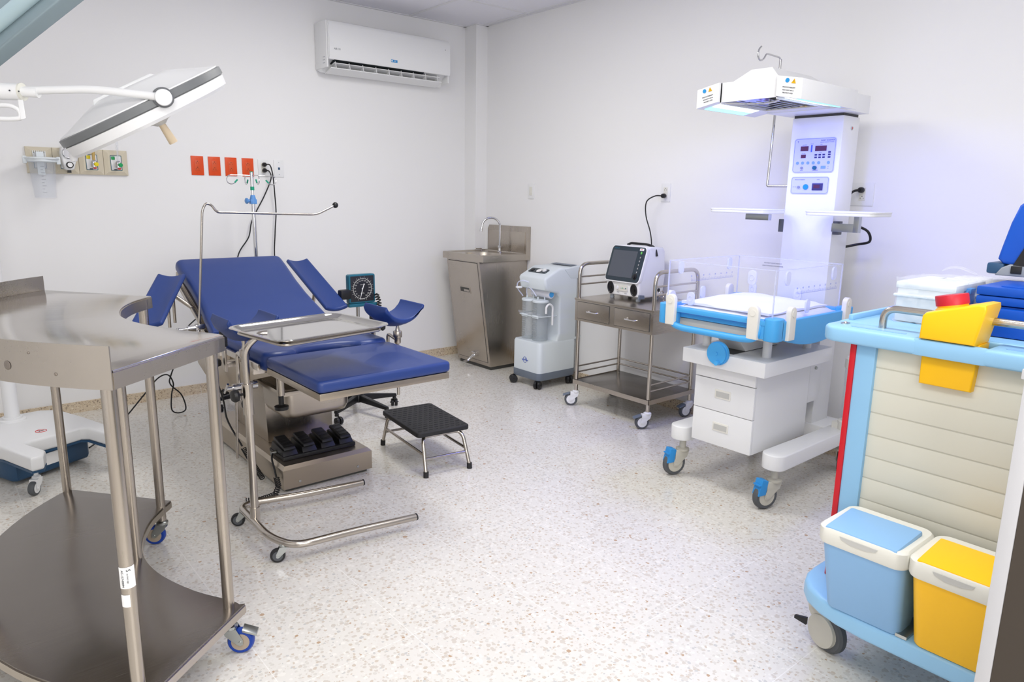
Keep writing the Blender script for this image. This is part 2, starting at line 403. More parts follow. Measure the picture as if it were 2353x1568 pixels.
def caster(par, x, y, ztop, R, wd, ang, fork='zinc', tyre='rubber', hub='grey', twin=False, brake=None, hood=False):
    """swivel caster below (x, y): housing part with a wheel sub-part; ang = trail direction"""
    dx, dy = math.cos(ang), math.sin(ang); off = R*0.75; cx, cy = x+dx*off, y+dy*off
    Mx = rotz(ang, (cx, cy, 0)); q = MB(fork)
    q.cyl((x, y, ztop), (x, y, 2*R+0.012), R*0.28, n=14)
    q.lathe([(R*0.5, 2*R+0.002), (R*0.55, 2*R+0.006), (R*0.55, 2*R+0.014), (R*0.35, 2*R+0.02)], (x, y, 0), n=20)
    q.at(Mx)
    for sgn in (-1, 1):
        if twin and sgn: 
            q.box(-R*0.15, R*0.15, -wd*0.1, wd*0.1, R*0.9, 2*R+0.006)
            break
        yy = sgn*(wd/2+0.004)
        poly = [(-off-R*0.45, 2*R+0.006), (-off+R*.5, 2*R+0.006), (R*0.22, R*1.25), (R*0.22, R*0.85), (0, R*0.75), (-R*0.22, R*0.85), (-off-R*0.32, R*1.65)]
        q.prism([(u, v) for u, v in poly], yy-0.0015, yy+0.0015, 'y')
    if not twin: q.box(-off-R*0.45, -off+R*.5, -wd/2-0.005, wd/2+0.005, 2*R+0.002, 2*R+0.007)
    if hood:
        q.box(-off-R*0.3, R*0.1, -wd/2-0.006, wd/2+0.006, R*1.5, 2*R+0.008, 0.004)
    q.cyl((0, -wd/2-0.008, R), (0, wd/2+0.008, R), R*0.14, n=10)
    c = q.build('caster', par)
    q = MB(tyre).at(Mx)
    if twin:
        for sgn in (-1, 1):
            a, b = sorted((sgn*wd*0.08, sgn*wd*0.5))
            q.m(tyre).lathe([(R*0.92, a), (R, a+0.003), (R, b-0.003), (R*0.9, b)], (0, 0, R), (0, 1, 0), 24)
    else:
        q.lathe([(R*0.6, -wd/2), (R*0.9, -wd/2), (R, -wd/4), (R, wd/4), (R*0.9, wd/2), (R*0.6, wd/2)], (0, 0, R), (0, 1, 0), 28)
        q.m(hub).lathe([(R*0.25, -wd/2-0.001), (R*0.68, -wd/2-0.001), (R*0.68, wd/2+0.001), (R*0.25, wd/2+0.001)], (0, 0, R), (0, 1, 0), 24)
    q.build('wheel', c)
    if brake:
        q = MB(brake).at(Mx)
        q.hexa([V(R*0.2, -wd*0.7, 2*R-0.004), V(R*1.25, -wd*0.7, 2*R-0.02), V(R*1.25, wd*0.7, 2*R-0.02), V(R*0.2, wd*0.7, 2*R-0.004),
                V(R*0.2, -wd*0.7, 2*R+0.004), V(R*1.25, -wd*0.7, 2*R-0.012), V(R*1.25, wd*0.7, 2*R-0.012), V(R*0.2, wd*0.7, 2*R+0.004)], 0.001)
        q.build('brake_pedal', c)
    return c

# ------------------------------------------------------------------ the room
H = 2.755; X0, Y0 = -5.2, -6.1
struct(MB('floor').box(X0-.1, .1, Y0-.1, .1, -.06, 0).build('floor'))
struct(MB('wall').box(X0-.1, .1, 0, .1, 0, H).build('wall_left'))
struct(MB('wall').box(0, .1, Y0-.1, 0, 0, H).build('wall_right'))
struct(MB('wall').box(X0-.1, X0, Y0, 0, 0, H).build('wall_west'))
struct(MB('wall').box(X0, 0, Y0-.1, Y0, 0, H).build('wall_back'))
struct(MB('wall').box(-.117, 0, -.154, 0, 0, H).build('wall_pillar'))
struct(MB('ceiling').box(X0-.1, .1, Y0-.1, .1, H, H+.06).build('ceiling'))
q = MB('grid')
for k in range(0, 9):
    x = -.66-.61*k+.61
    if -5.2 < x < -.03: q.box(x-.012, x+.012, Y0+.02, -.02, H-.004, H+.001)
for k in range(0, 10):
    y = -.70-.61*k
    if y > Y0+.02: q.box(X0+.02, -.02, y-.012, y+.012, H-.0045, H+.001)
for a in ((X0, -.117, -.022, 0), (X0, 0, Y0, Y0+.022), (-.139, -.117, -.154, -.0), (-.139, 0, -.176, -.154)): q.box(a[0], a[1], a[2], a[3], H-.005, H+.001)
q.box(-.022, 0, Y0, -.154, H-.005, H+.001); q.box(X0, X0+.022, Y0, 0, H-.005, H+.001)
struct(q.build('trim_1'))
bh = .069
q = MB('base').box(X0, -.117, -.011, 0, 0, bh)
for k in range(14): q.m('offwhite').box(-.9-.3*k-.001, -.9-.3*k+.001, -.0114, 0, 0, bh); 
struct(q.build('baseboard_left'))
struct(MB('base').box(-.011, 0, Y0, -.154, 0, bh).box(-.128, 0, -.165, -.154, 0, bh).box(-.128, -.117, -.165, -.011, 0, bh).build('baseboard_right'))
struct(MB('base').box(X0, X0+.011, Y0+.011, -.011, 0, bh).box(X0+.011, -.011, Y0, Y0+.011, 0, bh).build('baseboard_back'))
# unseen window frame, added behind the camera to go with the frontal fill
q = MB('white')
for a in ((-4.56, -4.50, .94, 2.36), (-2.60, -2.54, .94, 2.36)): q.box(a[0], a[1], -6.1, -6.05, a[2], a[3], .003)
for a in ((.94, 1.0), (2.30, 2.36)): q.box(-4.56, -2.54, -6.1, -6.05, a[0], a[1], .003)
struct(q.box(-3.57, -3.53, -6.095, -6.06, 1.0, 2.3).build('added_window_1'))
# low cabinet beside the camera: dark brown side with a white edge strip
t = thing('low_cabinet', 'dark brown cabinet side with a white edge strip, cut off at the lower right corner', 'cabinet', (-2.16, -5.15, 0))
MB('brown').box(-2.262, -2.06, -5.60, -4.736, .0, 1.08, .002).build('body', t)
MB('jamb').box(-2.264, -2.058, -4.736, -4.710, .0, 1.08, .002).build('edge_strip', t, 'white edge strip')
MB('jamb').box(-2.27, -2.05, -5.61, -4.705, 1.08, 1.10, .003).build('cabinet_top', t, 'white top board')

# ------------------------------------------------------------------ outlets on the walls
def outlet_faces(q, dark, n=2, face='y'):
    for s in (-1, 1):
        z = s*.019
        q.m(dark)
        q.box(-.0095, -.0075, -.0084, -.0078, z-.006, z+.002); q.box(.0068, .0088, -.0084, -.0078, z-.005, z+.001)
        q.cyl((0, -.0084, z+.0085), (0, -.0078, z+.0085), .0027, n=10)
def plate(name, lab, cat, loc, rz, w, h, pm, sm, dark, group=None):
    t = thing(name, lab, cat, loc, rz, group, local=True)
    q = MB(pm).box(-w/2, w/2, -.006, 0, -h/2, h/2, .0015); q.build('cover_plate', t)
    q = MB(sm).box(-.0165, .0165, -.008, -.0055, -.0335, .0335, .001); outlet_faces(q, dark)
    for s in (-1, 1): q.m(pm).cyl((0, -.0075, s*.045), (0, -.0055, s*.045), .003, n=10)
    q.build('socket_face', t); return t
og = 'orange outlets in a row on the left wall'
ol = plate('electrical_outlet', 'orange wall outlet, leftmost of the four in the row', 'outlet', (-2.316, 0, 1.557), 0, .079, .124, 'orange', 'orange_d', 'slot', og)
dup(ol, (-2.206, 0, 1.557), 0, 'orange wall outlet, second from the left in the row')
dup(ol, (-2.096, 0, 1.557), 0, 'orange wall outlet, third from the left in the row')
dup(ol, (-1.981, 0, 1.557), 0, 'orange wall outlet, rightmost of the row, next to the white outlet')
plate('electrical_outlet', 'white wall outlet with two black plugs, beside the orange ones', 'outlet', (-1.872, 0, 1.556), 0, .075, .118, 'white', 'offwhite', 'ink')
t = thing('data_outlet', 'white wall plate with a small blue network socket', 'outlet', (-1.760, 0, 1.557), 0, local=True)
MB('white').box(-.036, .036, -.006, 0, -.059, .059, .0015).build('cover_plate', t)
MB('navy').box(-.007, .007, -.0075, -.005, -.008, .008).build('socket', t)
for s in (-1, 1): MB('zinc').cyl((0, -.007, s*.042), (0, -.005, s*.042), .003, n=10).build('screw', t)
# right wall (faces -X): rz = -90 deg puts local -Y to -X
RW = -PI/2
t = thing('light_switch', 'white wall switch plate above the sink, on the right wall', 'switch', (0, -.741, 1.432), RW, local=True)
MB('white').box(-.036, .036, -.006, 0, -.059, .059, .0015).build('cover_plate', t)
MB('offwhite').box(-.016, .016, -.0085, -.005, -.033, .033, .001).box(-.006, .006, -.011, -.005, -.014, .014, .001).build('rocker', t)
plate('electrical_outlet', 'white wall outlet with one black plug, above the patient monitor', 'outlet', (0, -2.078, 1.432), RW, .072, .118, 'white', 'offwhite', 'ink')
plate('electrical_outlet', 'wide white wall outlet with a black plug, right of the warmer column', 'outlet', (0, -3.352, 1.434), RW, .115, .118, 'white', 'offwhite', 'ink')
def plug(par_label, pos, out, cabpts, lab, r=.0042, name='power_cord'):
    """pos: point on the socket, out: outward direction of wall; cabpts: world points of the cable after the plug"""
    t = thing(name, lab, 'power cord', pos)
    o = Vector(out); p = Vector(pos)
    sd = o.cross(V(0, 0, 1)) 
    q = MB('cable'); q.at(frame(p+o*.008, sd, (0, 0, 1)) ) 
    q.lathe([(.013, 0), (.015, .004), (.014, .024), (.008, .032)], (0, 0, 0), (0, 0, 1) if frame(p, sd, (0, 0, 1)).to_3x3().col[2].dot(o) > 0 else (0, 0, -1), 16)
    q.build('plug', t)
    MB('cable').tube(smooth([p+o*.036]+[Vector(c) for c in cabpts], 8), r, 8).build('cable', t)
    return t

plug('', (-1.872, -.006, 1.580), (0, -1, 0), [(-1.845, -.06, 1.575), (-1.832, -.07, 1.50), (-1.822, -.06, 1.38), (-1.815, -.05, 1.25), (-1.83, -.05, 1.10), (-1.84, -.05, .9), (-1.80, -.06, .55), (-1.80, -.06, .2), (-1.82, -.1, .012), (-1.84, -.5, .008)], 'black power cord hanging straight down from the upper socket of the white outlet')
plug('', (-1.872, -.006, 1.540), (0, -1, 0), [(-1.852, -.06, 1.532), (-1.848, -.07, 1.48), (-1.90, -.06, 1.36), (-1.955, -.05, 1.26), (-1.995, -.05, 1.18), (-2.02, -.05, 1.08), (-2.09, -.05, .98), (-2.15, -.07, .85), (-2.35, -.12, .62), (-2.52, -.20, .50), (-2.60, -.35, .40), (-2.68, -.40, .26), (-2.692, -.41, .20), (-2.63, -.40, .12), (-2.615, -.42, .03), (-2.66, -.43, .012), (-2.70, -.43, .04), (-2.69, -.41, .13), (-2.672, -.40, .20), (-2.70, -.40, .26), (-2.76, -.41, .25), (-2.84, -.42, .17), (-3.00, -.55, .06), (-3.10, -.62, .012), (-3.22, -.80, .012)], 'black power cord knotted in a loop near the floor behind the steel table')
plug('', (-.006, -2.078, 1.411), (-1, 0, 0), [(-.07, -2.04, 1.408), (-.10, -2.00, 1.37), (-.08, -1.985, 1.28), (-.06, -2.01, 1.18), (-.05, -2.02, 1.10), (-.045, -2.01, 1.04), (-.045, -2.02, .96), (-.042, -2.05, .86), (-.040, -2.08, .80)], 'black power cord from the outlet down to the patient monitor')
plug('', (-.006, -3.352, 1.455), (-1, 0, 0), [(-.07, -3.33, 1.445), (-.10, -3.31, 1.40), (-.12, -3.30, 1.34), (-.10, -3.28, 1.27), (-.05, -3.27, 1.17), (-.045, -3.27, 1.13)], 'black power cord looping behind the infant warmer column', .006)

# ------------------------------------------------------------------ gas outlet panel and devices on the left wall
pg = 'beige medical gas panels on the left wall'
plabs = ['beige gas panel behind the suction canister', 'beige gas panel behind the white pressure regulator', 'beige gas panel with the yellow air label', 'beige gas panel at the right end with the green oxygen label']
for k, (lab, cc) in enumerate(zip(plabs, ('white', 'white', 'yellow_s', 'green_s'))):
    xc = -3.203+.133*k
    t = thing('gas_outlet_panel', lab, 'gas outlet', (xc, 0, 1.554), 0, pg)
    q = MB('beige'); w2, h2 = .0655, .075
    o4 = [(xc-w2, 1.554-h2), (xc+w2, 1.554-h2), (xc+w2, 1.554+h2), (xc-w2, 1.554+h2)]; i4 = [(xc-.042, 1.554-.054), (xc+.042, 1.554-.054), (xc+.042, 1.554+.056), (xc-.042, 1.554+.056)]
    q.rings([[V(a, 0, b) for a, b in o4], [V(a, -.014, b) for a, b in o4], [V(a, -.024, b) for a, b in o4] if False else [V(a, -.016, b) for a, b in o4], [V(a, -.026, b) for a, b in i4]])
    q.build('bezel', t, angle=15)
    q = MB('teal').box(xc-.031, xc+.031, -.0275, -.026, 1.507, 1.598, .003); q.m('white').box(xc-.028, xc+.028, -.0285, -.027, 1.510, 1.595, .002)
    if k >= 2: q.m(cc).box(xc-.026, xc-.006, -.0295, -.028, 1.572, 1.592, .003); q.m('red_s').box(xc+.006, xc+.023, -.034, -.028, 1.514, 1.529, .003)
    q.m('ink').box(xc-.014, xc+.004, -.029, -.0284, 1.511, 1.516)
    if k == 0:
        q.m('white')
        for j in range(7): q.box(xc-.033+.010*j, xc-.028+.010*j, -.033, -.027, 1.545, 1.607)
        q.m('ink').box(xc+.006, xc+.018, -.0345, -.030, 1.572, 1.584)
    q.build('outlet_face', t)
# suction canister
t = thing('suction_canister', 'clear suction canister with pale blue lid hanging on the wall', 'canister', (-3.205, -.085, 1.33))
cx, cy = -3.205, -.118
MB('clear').lathe([(.048, 1.335), (.054, 1.338), (.0685, 1.545), (.0665, 1.545), (.052, 1.341), (.003, 1.339)], (cx, cy, 0), n=36, cap=False).build('cup', t)
q = MB('boxgrey').lathe([(.07, 1.540), (.076, 1.543), (.076, 1.562), (.06, 1.568), (.02, 1.57)], (cx, cy, 0), n=36)
for s in (-1, 1): q.box(cx+s*.082-.010, cx+s*.082+.010, cy-.012, cy+.012, 1.53, 1.572, .004)
q.tube(arcs := [(cx-.082, cy-.01, 1.562), (cx-.05, cy-.075, 1.560), (cx+.05, cy-.075, 1.560), (cx+.082, cy-.01, 1.562)], .006, 8, .03)
q.build('lid', t)
q = MB('boxgrey').box(cx-.018, cx+.018, cy+.045, cy+.066, 1.47, 1.60, .003).box(cx-.014, cx+.014, cy+.06, -.036, 1.55, 1.60); q.build('bracket', t)
q = MB('ink')
for k in range(9): q.box(cx-.018, cx-.006 if k % 2 else cx+.002, cy-.0625-.0006*k, cy-.062-.0006*k, 1.37+.018*k, 1.3712+.018*k)
q.build('graduations', t)
# regulator
t = thing('suction_regulator', 'white wall suction regulator with round gauge and dial', 'regulator', (-3.07, -.03, 1.56))
rc = -3.066
q = MB('white'); pr = [(rc-.040, 1.60), (rc-.030, 1.632), (rc, 1.645), (rc+.030, 1.632), (rc+.040, 1.60), (rc+.036, 1.55), (rc+.024, 1.508), (rc+.010, 1.50), (rc-.010, 1.50), (rc-.024, 1.508), (rc-.036, 1.55)]
q.prism(pr, -.105, -.028, 'y', .008); q.build('housing', t)
MB('chrome').lathe([(.033, 0), (.034, .006), (.030, .012), (.027, .009), (.005, .008)], (rc, -.104, 1.598), (0, -1, 0), 28).build('gauge', t)
MB('black').lathe([(.019, 0), (.018, .020), (.014, .022), (.014, .018)], (rc, -.104, 1.530), (0, -1, 0), 24).m('paper').cyl((rc, -.12, 1.53), (rc, -.1235, 1.53), .0135, n=20).build('dial', t)
MB('black').box(rc-.008, rc+.008, -.09, -.05, 1.485, 1.502).build('connector', t); MB('black').box(rc-.006, rc+.006, -.08, -.06, 1.640, 1.662).build('connector', t)
for k, (lab, tm, kn) in enumerate((('amber tube flowmeter with yellow knob on the gas panel', 'brass', 'yellow_s'), ('clear tube flowmeter with green knob at the right end of the gas panel', 'clear', 'green_s'))):
    fx = -2.930+.131*k
    t = thing('flowmeter', lab, 'flowmeter', (fx, -.03, 1.54))
    MB(tm).lathe([(.0085, 1.562), (.0085, 1.672+.014*k), (.006, 1.680+.014*k)], (fx, -.060, 0), n=18).m('chrome').cyl((fx, -.060, 1.563), (fx, -.060, 1.66), .0022, n=8).build('tube', t)
    MB('chrome').lathe([(.010, 1.522), (.0165, 1.527), (.0165, 1.553), (.010, 1.564)], (fx, -.060, 0), n=24).cyl((fx, -.03, 1.538), (fx, -.06, 1.538), .009).build('body', t)
    MB(kn).lathe([(.012, 0), (.013, .006), (.011, .014), (.004, .015)], (fx+.006, -.074, 1.540), (.25, -1, 0), 20).build('knob', t)

# ------------------------------------------------------------------ air conditioner
t = thing('air_conditioner', 'white split air conditioner mounted high on the left wall', 'air conditioner', (-.93, -.1, 2.24))
ax0, ax1 = -1.452, -.412
prof = [(-.002, 2.262), (-.002, 2.575), (-.17, 2.578), (-.198, 2.562), (-.207, 2.53), (-.207, 2.345), (-.198, 2.322), (-.178, 2.315), (-.165, 2.33), (-.115, 2.30), (-.085, 2.250), (-.07, 2.238)]
MB('white_m').prism(prof, ax0+.006, ax1-.006, 'x').box(ax0, ax0+.012, -.19, -.004, 2.262, 2.572, .004).box(ax1-.012, ax1, -.19, -.004, 2.262, 2.572, .004).build('casing', t, angle=50)
MB('white_m').prism([(-.19, 2.572), (-.212, 2.545), (-.2135, 2.34), (-.205, 2.316), (-.198, 2.318), (-.206, 2.345), (-.206, 2.54), (-.186, 2.566)], ax0+.012, ax1-.004, 'x').build('front_panel', t, angle=50)
MB('darkgap').hexa([V(ax0+.06, -.186, 2.312), V(ax1-.23, -.186, 2.312), V(ax1-.23, -.118, 2.293), V(ax0+.06, -.118, 2.293), V(ax0+.06, -.184, 2.324), V(ax1-.23, -.184, 2.324), V(ax1-.23, -.116, 2.30), V(ax0+.06, -.116, 2.30)]).build('outlet_slot', t)
q = MB('white_m'); q.hexa([V(ax0+.04, -.168, 2.262), V(ax1-.055, -.168, 2.262), V(ax1-.055, -.075, 2.233), V(ax0+.04, -.075, 2.233), V(ax0+.04, -.167, 2.268), V(ax1-.055, -.167, 2.268), V(ax1-.055, -.075, 2.240), V(ax0+.04, -.075, 2.240)])
q.build('lower_flap', t)
q = MB('white_m').hexa([V(ax0+.06, -.178, 2.296), V(ax1-.08, -.178, 2.296), V(ax1-.08, -.120, 2.280), V(ax0+.06, -.120, 2.280), V(ax0+.06, -.178, 2.300), V(ax1-.08, -.178, 2.300), V(ax1-.08, -.120, 2.284), V(ax0+.06, -.120, 2.284)]).build('upper_flap', t)
for k in range(9): x = ax0+.08+k*.108; MB('white_m').hexa([V(x, -.172, 2.264), V(x+.004, -.172, 2.264), V(x+.014, -.09, 2.24), V(x+.010, -.09, 2.24), V(x-.01, -.172, 2.316), V(x-.006, -.172, 2.316), V(x+.008, -.10, 2.298), V(x+.004, -.10, 2.298)]).build('vane', t)
q = MB('grey').text('AIR 18', .018, frame((ax0+.07, -.2145, 2.385), (1, 0, 0), (0, 0, 1))); q.m('sky').box(-.95, -.895, -.2145, -.213, 2.352, 2.370, .001); q.m('paper').text('A/C', .014, frame((-.918, -.2150, 2.361), (1, 0, 0), (0, 0, 1))); q.m('paper').cyl((-.942, -.2145, 2.361), (-.942, -.2152, 2.361), .006, n=14)
q.build('printed_label', t)
MB('ink').cyl((ax1-.05, -.214, 2.50), (ax1-.05, -.2128, 2.50), .003, n=8).build('indicator', t)
q = MB('grey')
for a in range(3):
    for b in range(3): q.box(ax0-.0008, ax0+.001, -.16+.012*a, -.155+.012*a, 2.29+.02*b, 2.296+.02*b)
q.build('side_vent', t)

# ------------------------------------------------------------------ steel sink unit in the corner
t = thing('sink_unit', 'stainless steel pedestal sink cabinet in the corner of the room', 'sink', (-.2, -.46, 0))
ct = [V(-.36, -.698, .03), V(-.01, -.698, .03), V(-.01, -.245, .03), V(-.36, -.245, .03), V(-.455, -.66, .885), V(-.004, -.715, .885), V(-.004, -.235, .885), V(-.455, -.215, .885)]
MB('steel_z').hexa(ct, .002).m('seam').hexa([V(-.345, -.68, .0), V(-.02, -.68, .0), V(-.02, -.26, .0), V(-.345, -.26, .0), V(-.345, -.68, .032), V(-.02, -.68, .032), V(-.02, -.26, .032), V(-.345, -.26, .032)]).build('cabinet', t)
def fr(u, v, d=0):   # point on the cabinet front: u 0..1 left to right (north to south), v 0..1 bottom to top
    a = Vector(ct[3]).lerp(ct[0], u); b = Vector(ct[7]).lerp(ct[4], u); p = a.lerp(b, v); return p + V(-d, 0, 0)
def fquad(q, u0, u1, v0, v1, d0, d1):
    q.hexa([fr(u0, v0, d0), fr(u1, v0, d0), fr(u1, v0, d1), fr(u0, v0, d1), fr(u0, v1, d0), fr(u1, v1, d0), fr(u1, v1, d1), fr(u0, v1, d1)], .0008)
q = MB('seam'); fquad(q, .05, .94, .035, .985, -.001, .001); q.m('steel'); fquad(q, .057, .933, .04, .98, .0, .004); q.build('door', t)
q = MB('steel'); fquad(q, .33, .66, .685, .745, .003, .007); q.m('seam'); fquad(q, .36, .63, .695, .737, .005, .008); q.m('steel'); fquad(q, .47, .62, .70, .72, .007, .010); q.build('recessed_handle', t)
fp = fr(.60, .085, .02)
MB('chrome').tube([fp+V(.015, 0, 0), fp+V(-.01, 0, 0), fp+V(-.02, .02, -.02), fp+V(-.045, .03, -.045)], .010, 10, .01).box(fp.x-.012, fp.x+.016, fp.y-.022, fp.y+.022, fp.z-.01, fp.z+.03, .004).ball(fp+V(-.01, -.015, .005), .012).hexa([fp+V(-.075, .015, -.052), fp+V(-.02, .015, -.045), fp+V(-.02, .05, -.045), fp+V(-.075, .05, -.052), fp+V(-.075, .015, -.047), fp+V(-.02, .015, -.040), fp+V(-.02, .05, -.040), fp+V(-.075, .05, -.047)], .001).build('knee_valve', t)
cx0, cx1, cy0, cy1 = -.485, -.002, -.745, -.20
out = [(cx0, cy0), (cx1, cy0), (cx1, cy1), (cx0, cy1)]
q = MB('steel')
def ringz(x0, x1, y0, y1, r, z, n=6): return [V(a, b, z) for a, b in rrect(x0, x1, y0, y1, r, n)]
R = [ringz(cx0, cx1, cy0, cy1, .004, .885), ringz(cx0, cx1, cy0, cy1, .004, .935), ringz(cx0+.004, cx1-.004, cy0+.004, cy1-.004, .004, .939),
     ringz(cx0+.022, cx1-.035, cy0+.022, cy1-.022, .02, .939), ringz(cx0+.03, cx1-.04, cy0+.03, cy1-.03, .03, .930),
     ringz(-.43, -.13, -.62, -.32, .14, .927), ringz(-.42, -.14, -.61, -.33, .139, .90), ringz(-.37, -.19, -.56, -.38, .085, .887)]
q.rings(R, cap=False); q.rings([ringz(-.37, -.19, -.56, -.38, .085, .887), ringz(-.30, -.26, -.49, -.45, .019, .886)], cap=False)
q.m('seam').cyl((-.28, -.47, .8865), (-.28, -.47, .888), .02); q.build('basin_top', t)
q = MB('steel_z').prism([(-.745, .885), (-.205, .885), (-.205, 1.115), (-.225, 1.148), (-.745, 1.152)], -.020, -.002, 'x', .002)
q.m('steel').hexa([V(-.05, -.7465, .885), V(-.003, -.7465, .885), V(-.003, -.742, .885), V(-.05, -.742, .885), V(-.03, -.7465, 1.152), V(-.003, -.7465, 1.152), V(-.003, -.742, 1.152), V(-.03, -.742, 1.152)])
q.hexa([V(-.024, -.70, .94), V(-.020, -.70, .94), V(-.020, -.23, .94), V(-.024, -.23, .94), V(-.0235, -.70, 1.105), V(-.02, -.70, 1.105), V(-.02, -.23, 1.105), V(-.0235, -.23, 1.105)], .0005); q.build('backsplash', t)
fx, fy = -.085, -.455
q = MB('chrome').lathe([(.020, .930), (.020, .936), (.013, .942), (.012, .965), (.016, .968), (.016, .985), (.0095, .99)], (fx, fy, 0), n=20)
pts = [V(fx, fy, .98), V(fx, fy, 1.14)]+[V(fx-.072+.072*math.cos(a*PI/10), fy+.03*(1-math.cos(a*PI/10)), 1.14+.075*math.sin(a*PI/10)) for a in range(1, 11)]+[V(fx-.149, fy+.062, 1.11)]
q.tube(pts, .0088, 12); q.cyl((fx-.1485, fy+.062, 1.125), (fx-.150, fy+.0625, 1.102), .0115); q.build('faucet', t)
MB('tube').tube([V(-.12, -.25, .932), V(-.12, -.25, .95), V(-.18, -.24, .95), V(-.18, -.24, .932)], .005, 8, .015).build('side_knob', t)

# ------------------------------------------------------------------ suction machine
t = thing('suction_machine', 'pale blue-grey mobile suction machine with two clear jars beside the sink', 'suction machine', (-.25, -1.205, 0))
sx0, sx1, sy0, sy1 = -.43, -.055, -1.356, -1.055; M['palebl'] = mat('pale_grey_blue_plastic', '#d3dbe0', 0.38)
def rr3(x0, x1, y0, y1, r, z): return [V(a, b, z) for a, b in rrect(x0, x1, y0, y1, r, 6)]
MB('slate').rings([rr3(sx0, sx1, sy0, sy1, .035, .062), rr3(sx0-.004, sx1, sy0-.004, sy1+.004, .035, .07), rr3(sx0-.004, sx1, sy0-.004, sy1+.004, .035, .118)]).build('base', t)
q = MB('palebl').rings([rr3(sx0-.002, sx1, sy0-.002, sy1+.002, .035, .118), rr3(sx0-.002, sx1, sy0-.002, sy1+.002, .035, .33), rr3(sx0+.006, sx1, sy0+.006, sy1-.006, .03, .345)])
prof = [(sx1, .34), (sx1, .87), (sx1-.03, .885), (-.245, .884), (-.378, .822), (-.39, .805), (-.375, .73), (-.33, .715), (-.26, .70), (-.235, .67), (-.235, .40), (-.26, .345), (-.30, .342)]
q.prism(prof, sy0+.004, sy1-.004, 'y', .018, 4); q.build('housing', t, angle=50)
q = MB('palebl').hexa([V(-.13, sy0+.002, .80), V(.0-.03, sy0+.002, .80), V(-.03, sy1-.002, .80), V(-.13, sy1-.002, .80), V(-.20, sy0-.002, .875), V(-.006-.02, sy0-.002, .893), V(-.026, sy1+.002, .893), V(-.20, sy1+.002, .875)], .008)
q.m('slate').hexa([V(-.10, sy0+.04, .892), V(-.04, sy0+.04, .894), V(-.04, sy1-.04, .894), V(-.10, sy1-.04, .892), V(-.10, sy0+.04, .893), V(-.04, sy0+.04, .896), V(-.04, sy1-.04, .896), V(-.10, sy1-.04, .893)]); q.build('rear_handle', t)
up = frame((-.3115, -1.2, .8545), (0, -1, 0), V(.133, 0, .062))
q = MB('bezel').at(up).prism(rrect(-.10, .09, -.026, .030, .012), -.002, .0035); q.build('control_panel', t)
p = t.children[-1]
MB('paper').at(up).cyl((.002, .002, .003), (.002, .002, .0045), .024, n=24).m('ink').box(-.001, .001, .002, .018, .0045, .0048).m('paper').build('vacuum_gauge', p)
MB('white').at(up).lathe([(.014, .003), (.017, .006), (.015, .016), (.004, .017)], (.058, .004, 0)).box(.030, .06, -.003, .007, .012, .016).build('regulating_knob', p)
MB('black').at(up).box(-.082, -.055, -.014, .012, .003, .007, .001).build('power_switch', p)
for k, y in enumerate((-1.13, -1.252)):
    jx = -.335; q = MB('smoke')
    q.lathe([(.056, .345), (.0575, .349), (.0575, .632), (.0555, .632), (.0555, .351), (.002, .3505)], (jx, y, 0), n=32, cap=False); j = q.build('jar', t)
    q = MB('palebl').lathe([(.050, .628), (.061, .631), (.061, .642), (.056, .648), (.02, .652)], (jx, y, 0), n=32).cyl((jx-.01, y+.02, .65), (jx-.01, y+.02, .668), .006).cyl((jx+.02, y-.02, .65), (jx+.02, y-.02, .672), .006); q.build('lid', j)
    q = MB('crease')
    for i in range(14): q.box(jx-.0579, jx-.0574, y-.018, y+(.012 if i % 3 else .024), .37+i*.017, .3712+i*.017)
    q.build('graduations', j)
q = MB('palebl').tube([V(-.24, -1.06, .53), V(-.40, -1.07, .53), V(-.40, -1.19, .53), V(-.40, -1.31, .53), V(-.24, -1.325, .53)], .004, 8, .05)
for y in (-1.14, -1.262): q.box(-.398, -.393, y-.035, y+.03, .515, .540, .003)
q.m('clear').box(-.397, -.39, -1.32, -1.07, .538, .556, .002); q.build('jar_holder', t)
q = MB('white').tube([V(-.30, -1.345, .40+.07), V(-.30, -1.345, .61), V(-.335, -1.345, .63), V(-.365, -1.345, .61), V(-.365, -1.345, .56)], .008, 10, .03); q.build('jar_hook', t)
MB('acryl_fit').tube(smooth([V(-.345, -1.11, .668), V(-.36, -1.12, .71), V(-.372, -1.15, .735), V(-.37, -1.19, .72), V(-.35, -1.22, .672)], 6), .0045, 8).tube(smooth([V(-.394, -1.18, .775), V(-.415, -1.14, .785), V(-.42, -1.09, .765), V(-.405, -1.07, .72), V(-.36, -1.08, .66)], 6), .0045, 8).build('tubing', t)
MB('white').lathe([(.004, 0), (.024, .002), (.026, .008), (.022, .014), (.004, .016)], (-.405, -1.085, .722)).build('filter', t)
q = MB('sheet').tube([V(-.29, -1.12, .690), V(-.29, -1.315, .690)], .030, 18); q.m('azure').cyl((-.29, -1.316, .69), (-.29, -1.322, .69), .020, n=18); q.build('rolled_pad', t)
q = MB('inkblue').at(frame((sx0-.0028, -1.2, .20), (0, -1, 0), (0, 0, 1)))
q.tube([V(.021*math.cos(a/24*2*PI), .021*math.sin(a/24*2*PI), 0) for a in range(24)], .0016, 6, closed=True)
q.tube(smooth([V(-.034, .004, .001), V(-.026, -.006, .001), V(-.018, .006, .001), V(-.011, -.006, .001), V(-.004, .005, .001), V(.003, -.005, .001), V(.010, .012, .001), V(.014, -.006, .001), V(.022, .004, .001), V(.030, -.006, .001), V(.036, .005, .001)], 5), .0014, 6)
q.build('emblem', t)
for x, y, a in ((-.415, -1.085, 2.6), (-.40, -1.325, 3.6), (-.10, -1.33, 4.2), (-.10, -1.09, 1.2)): caster(t, x, y, .07, .03, .05, a, 'black', 'black', 'black', twin=True)

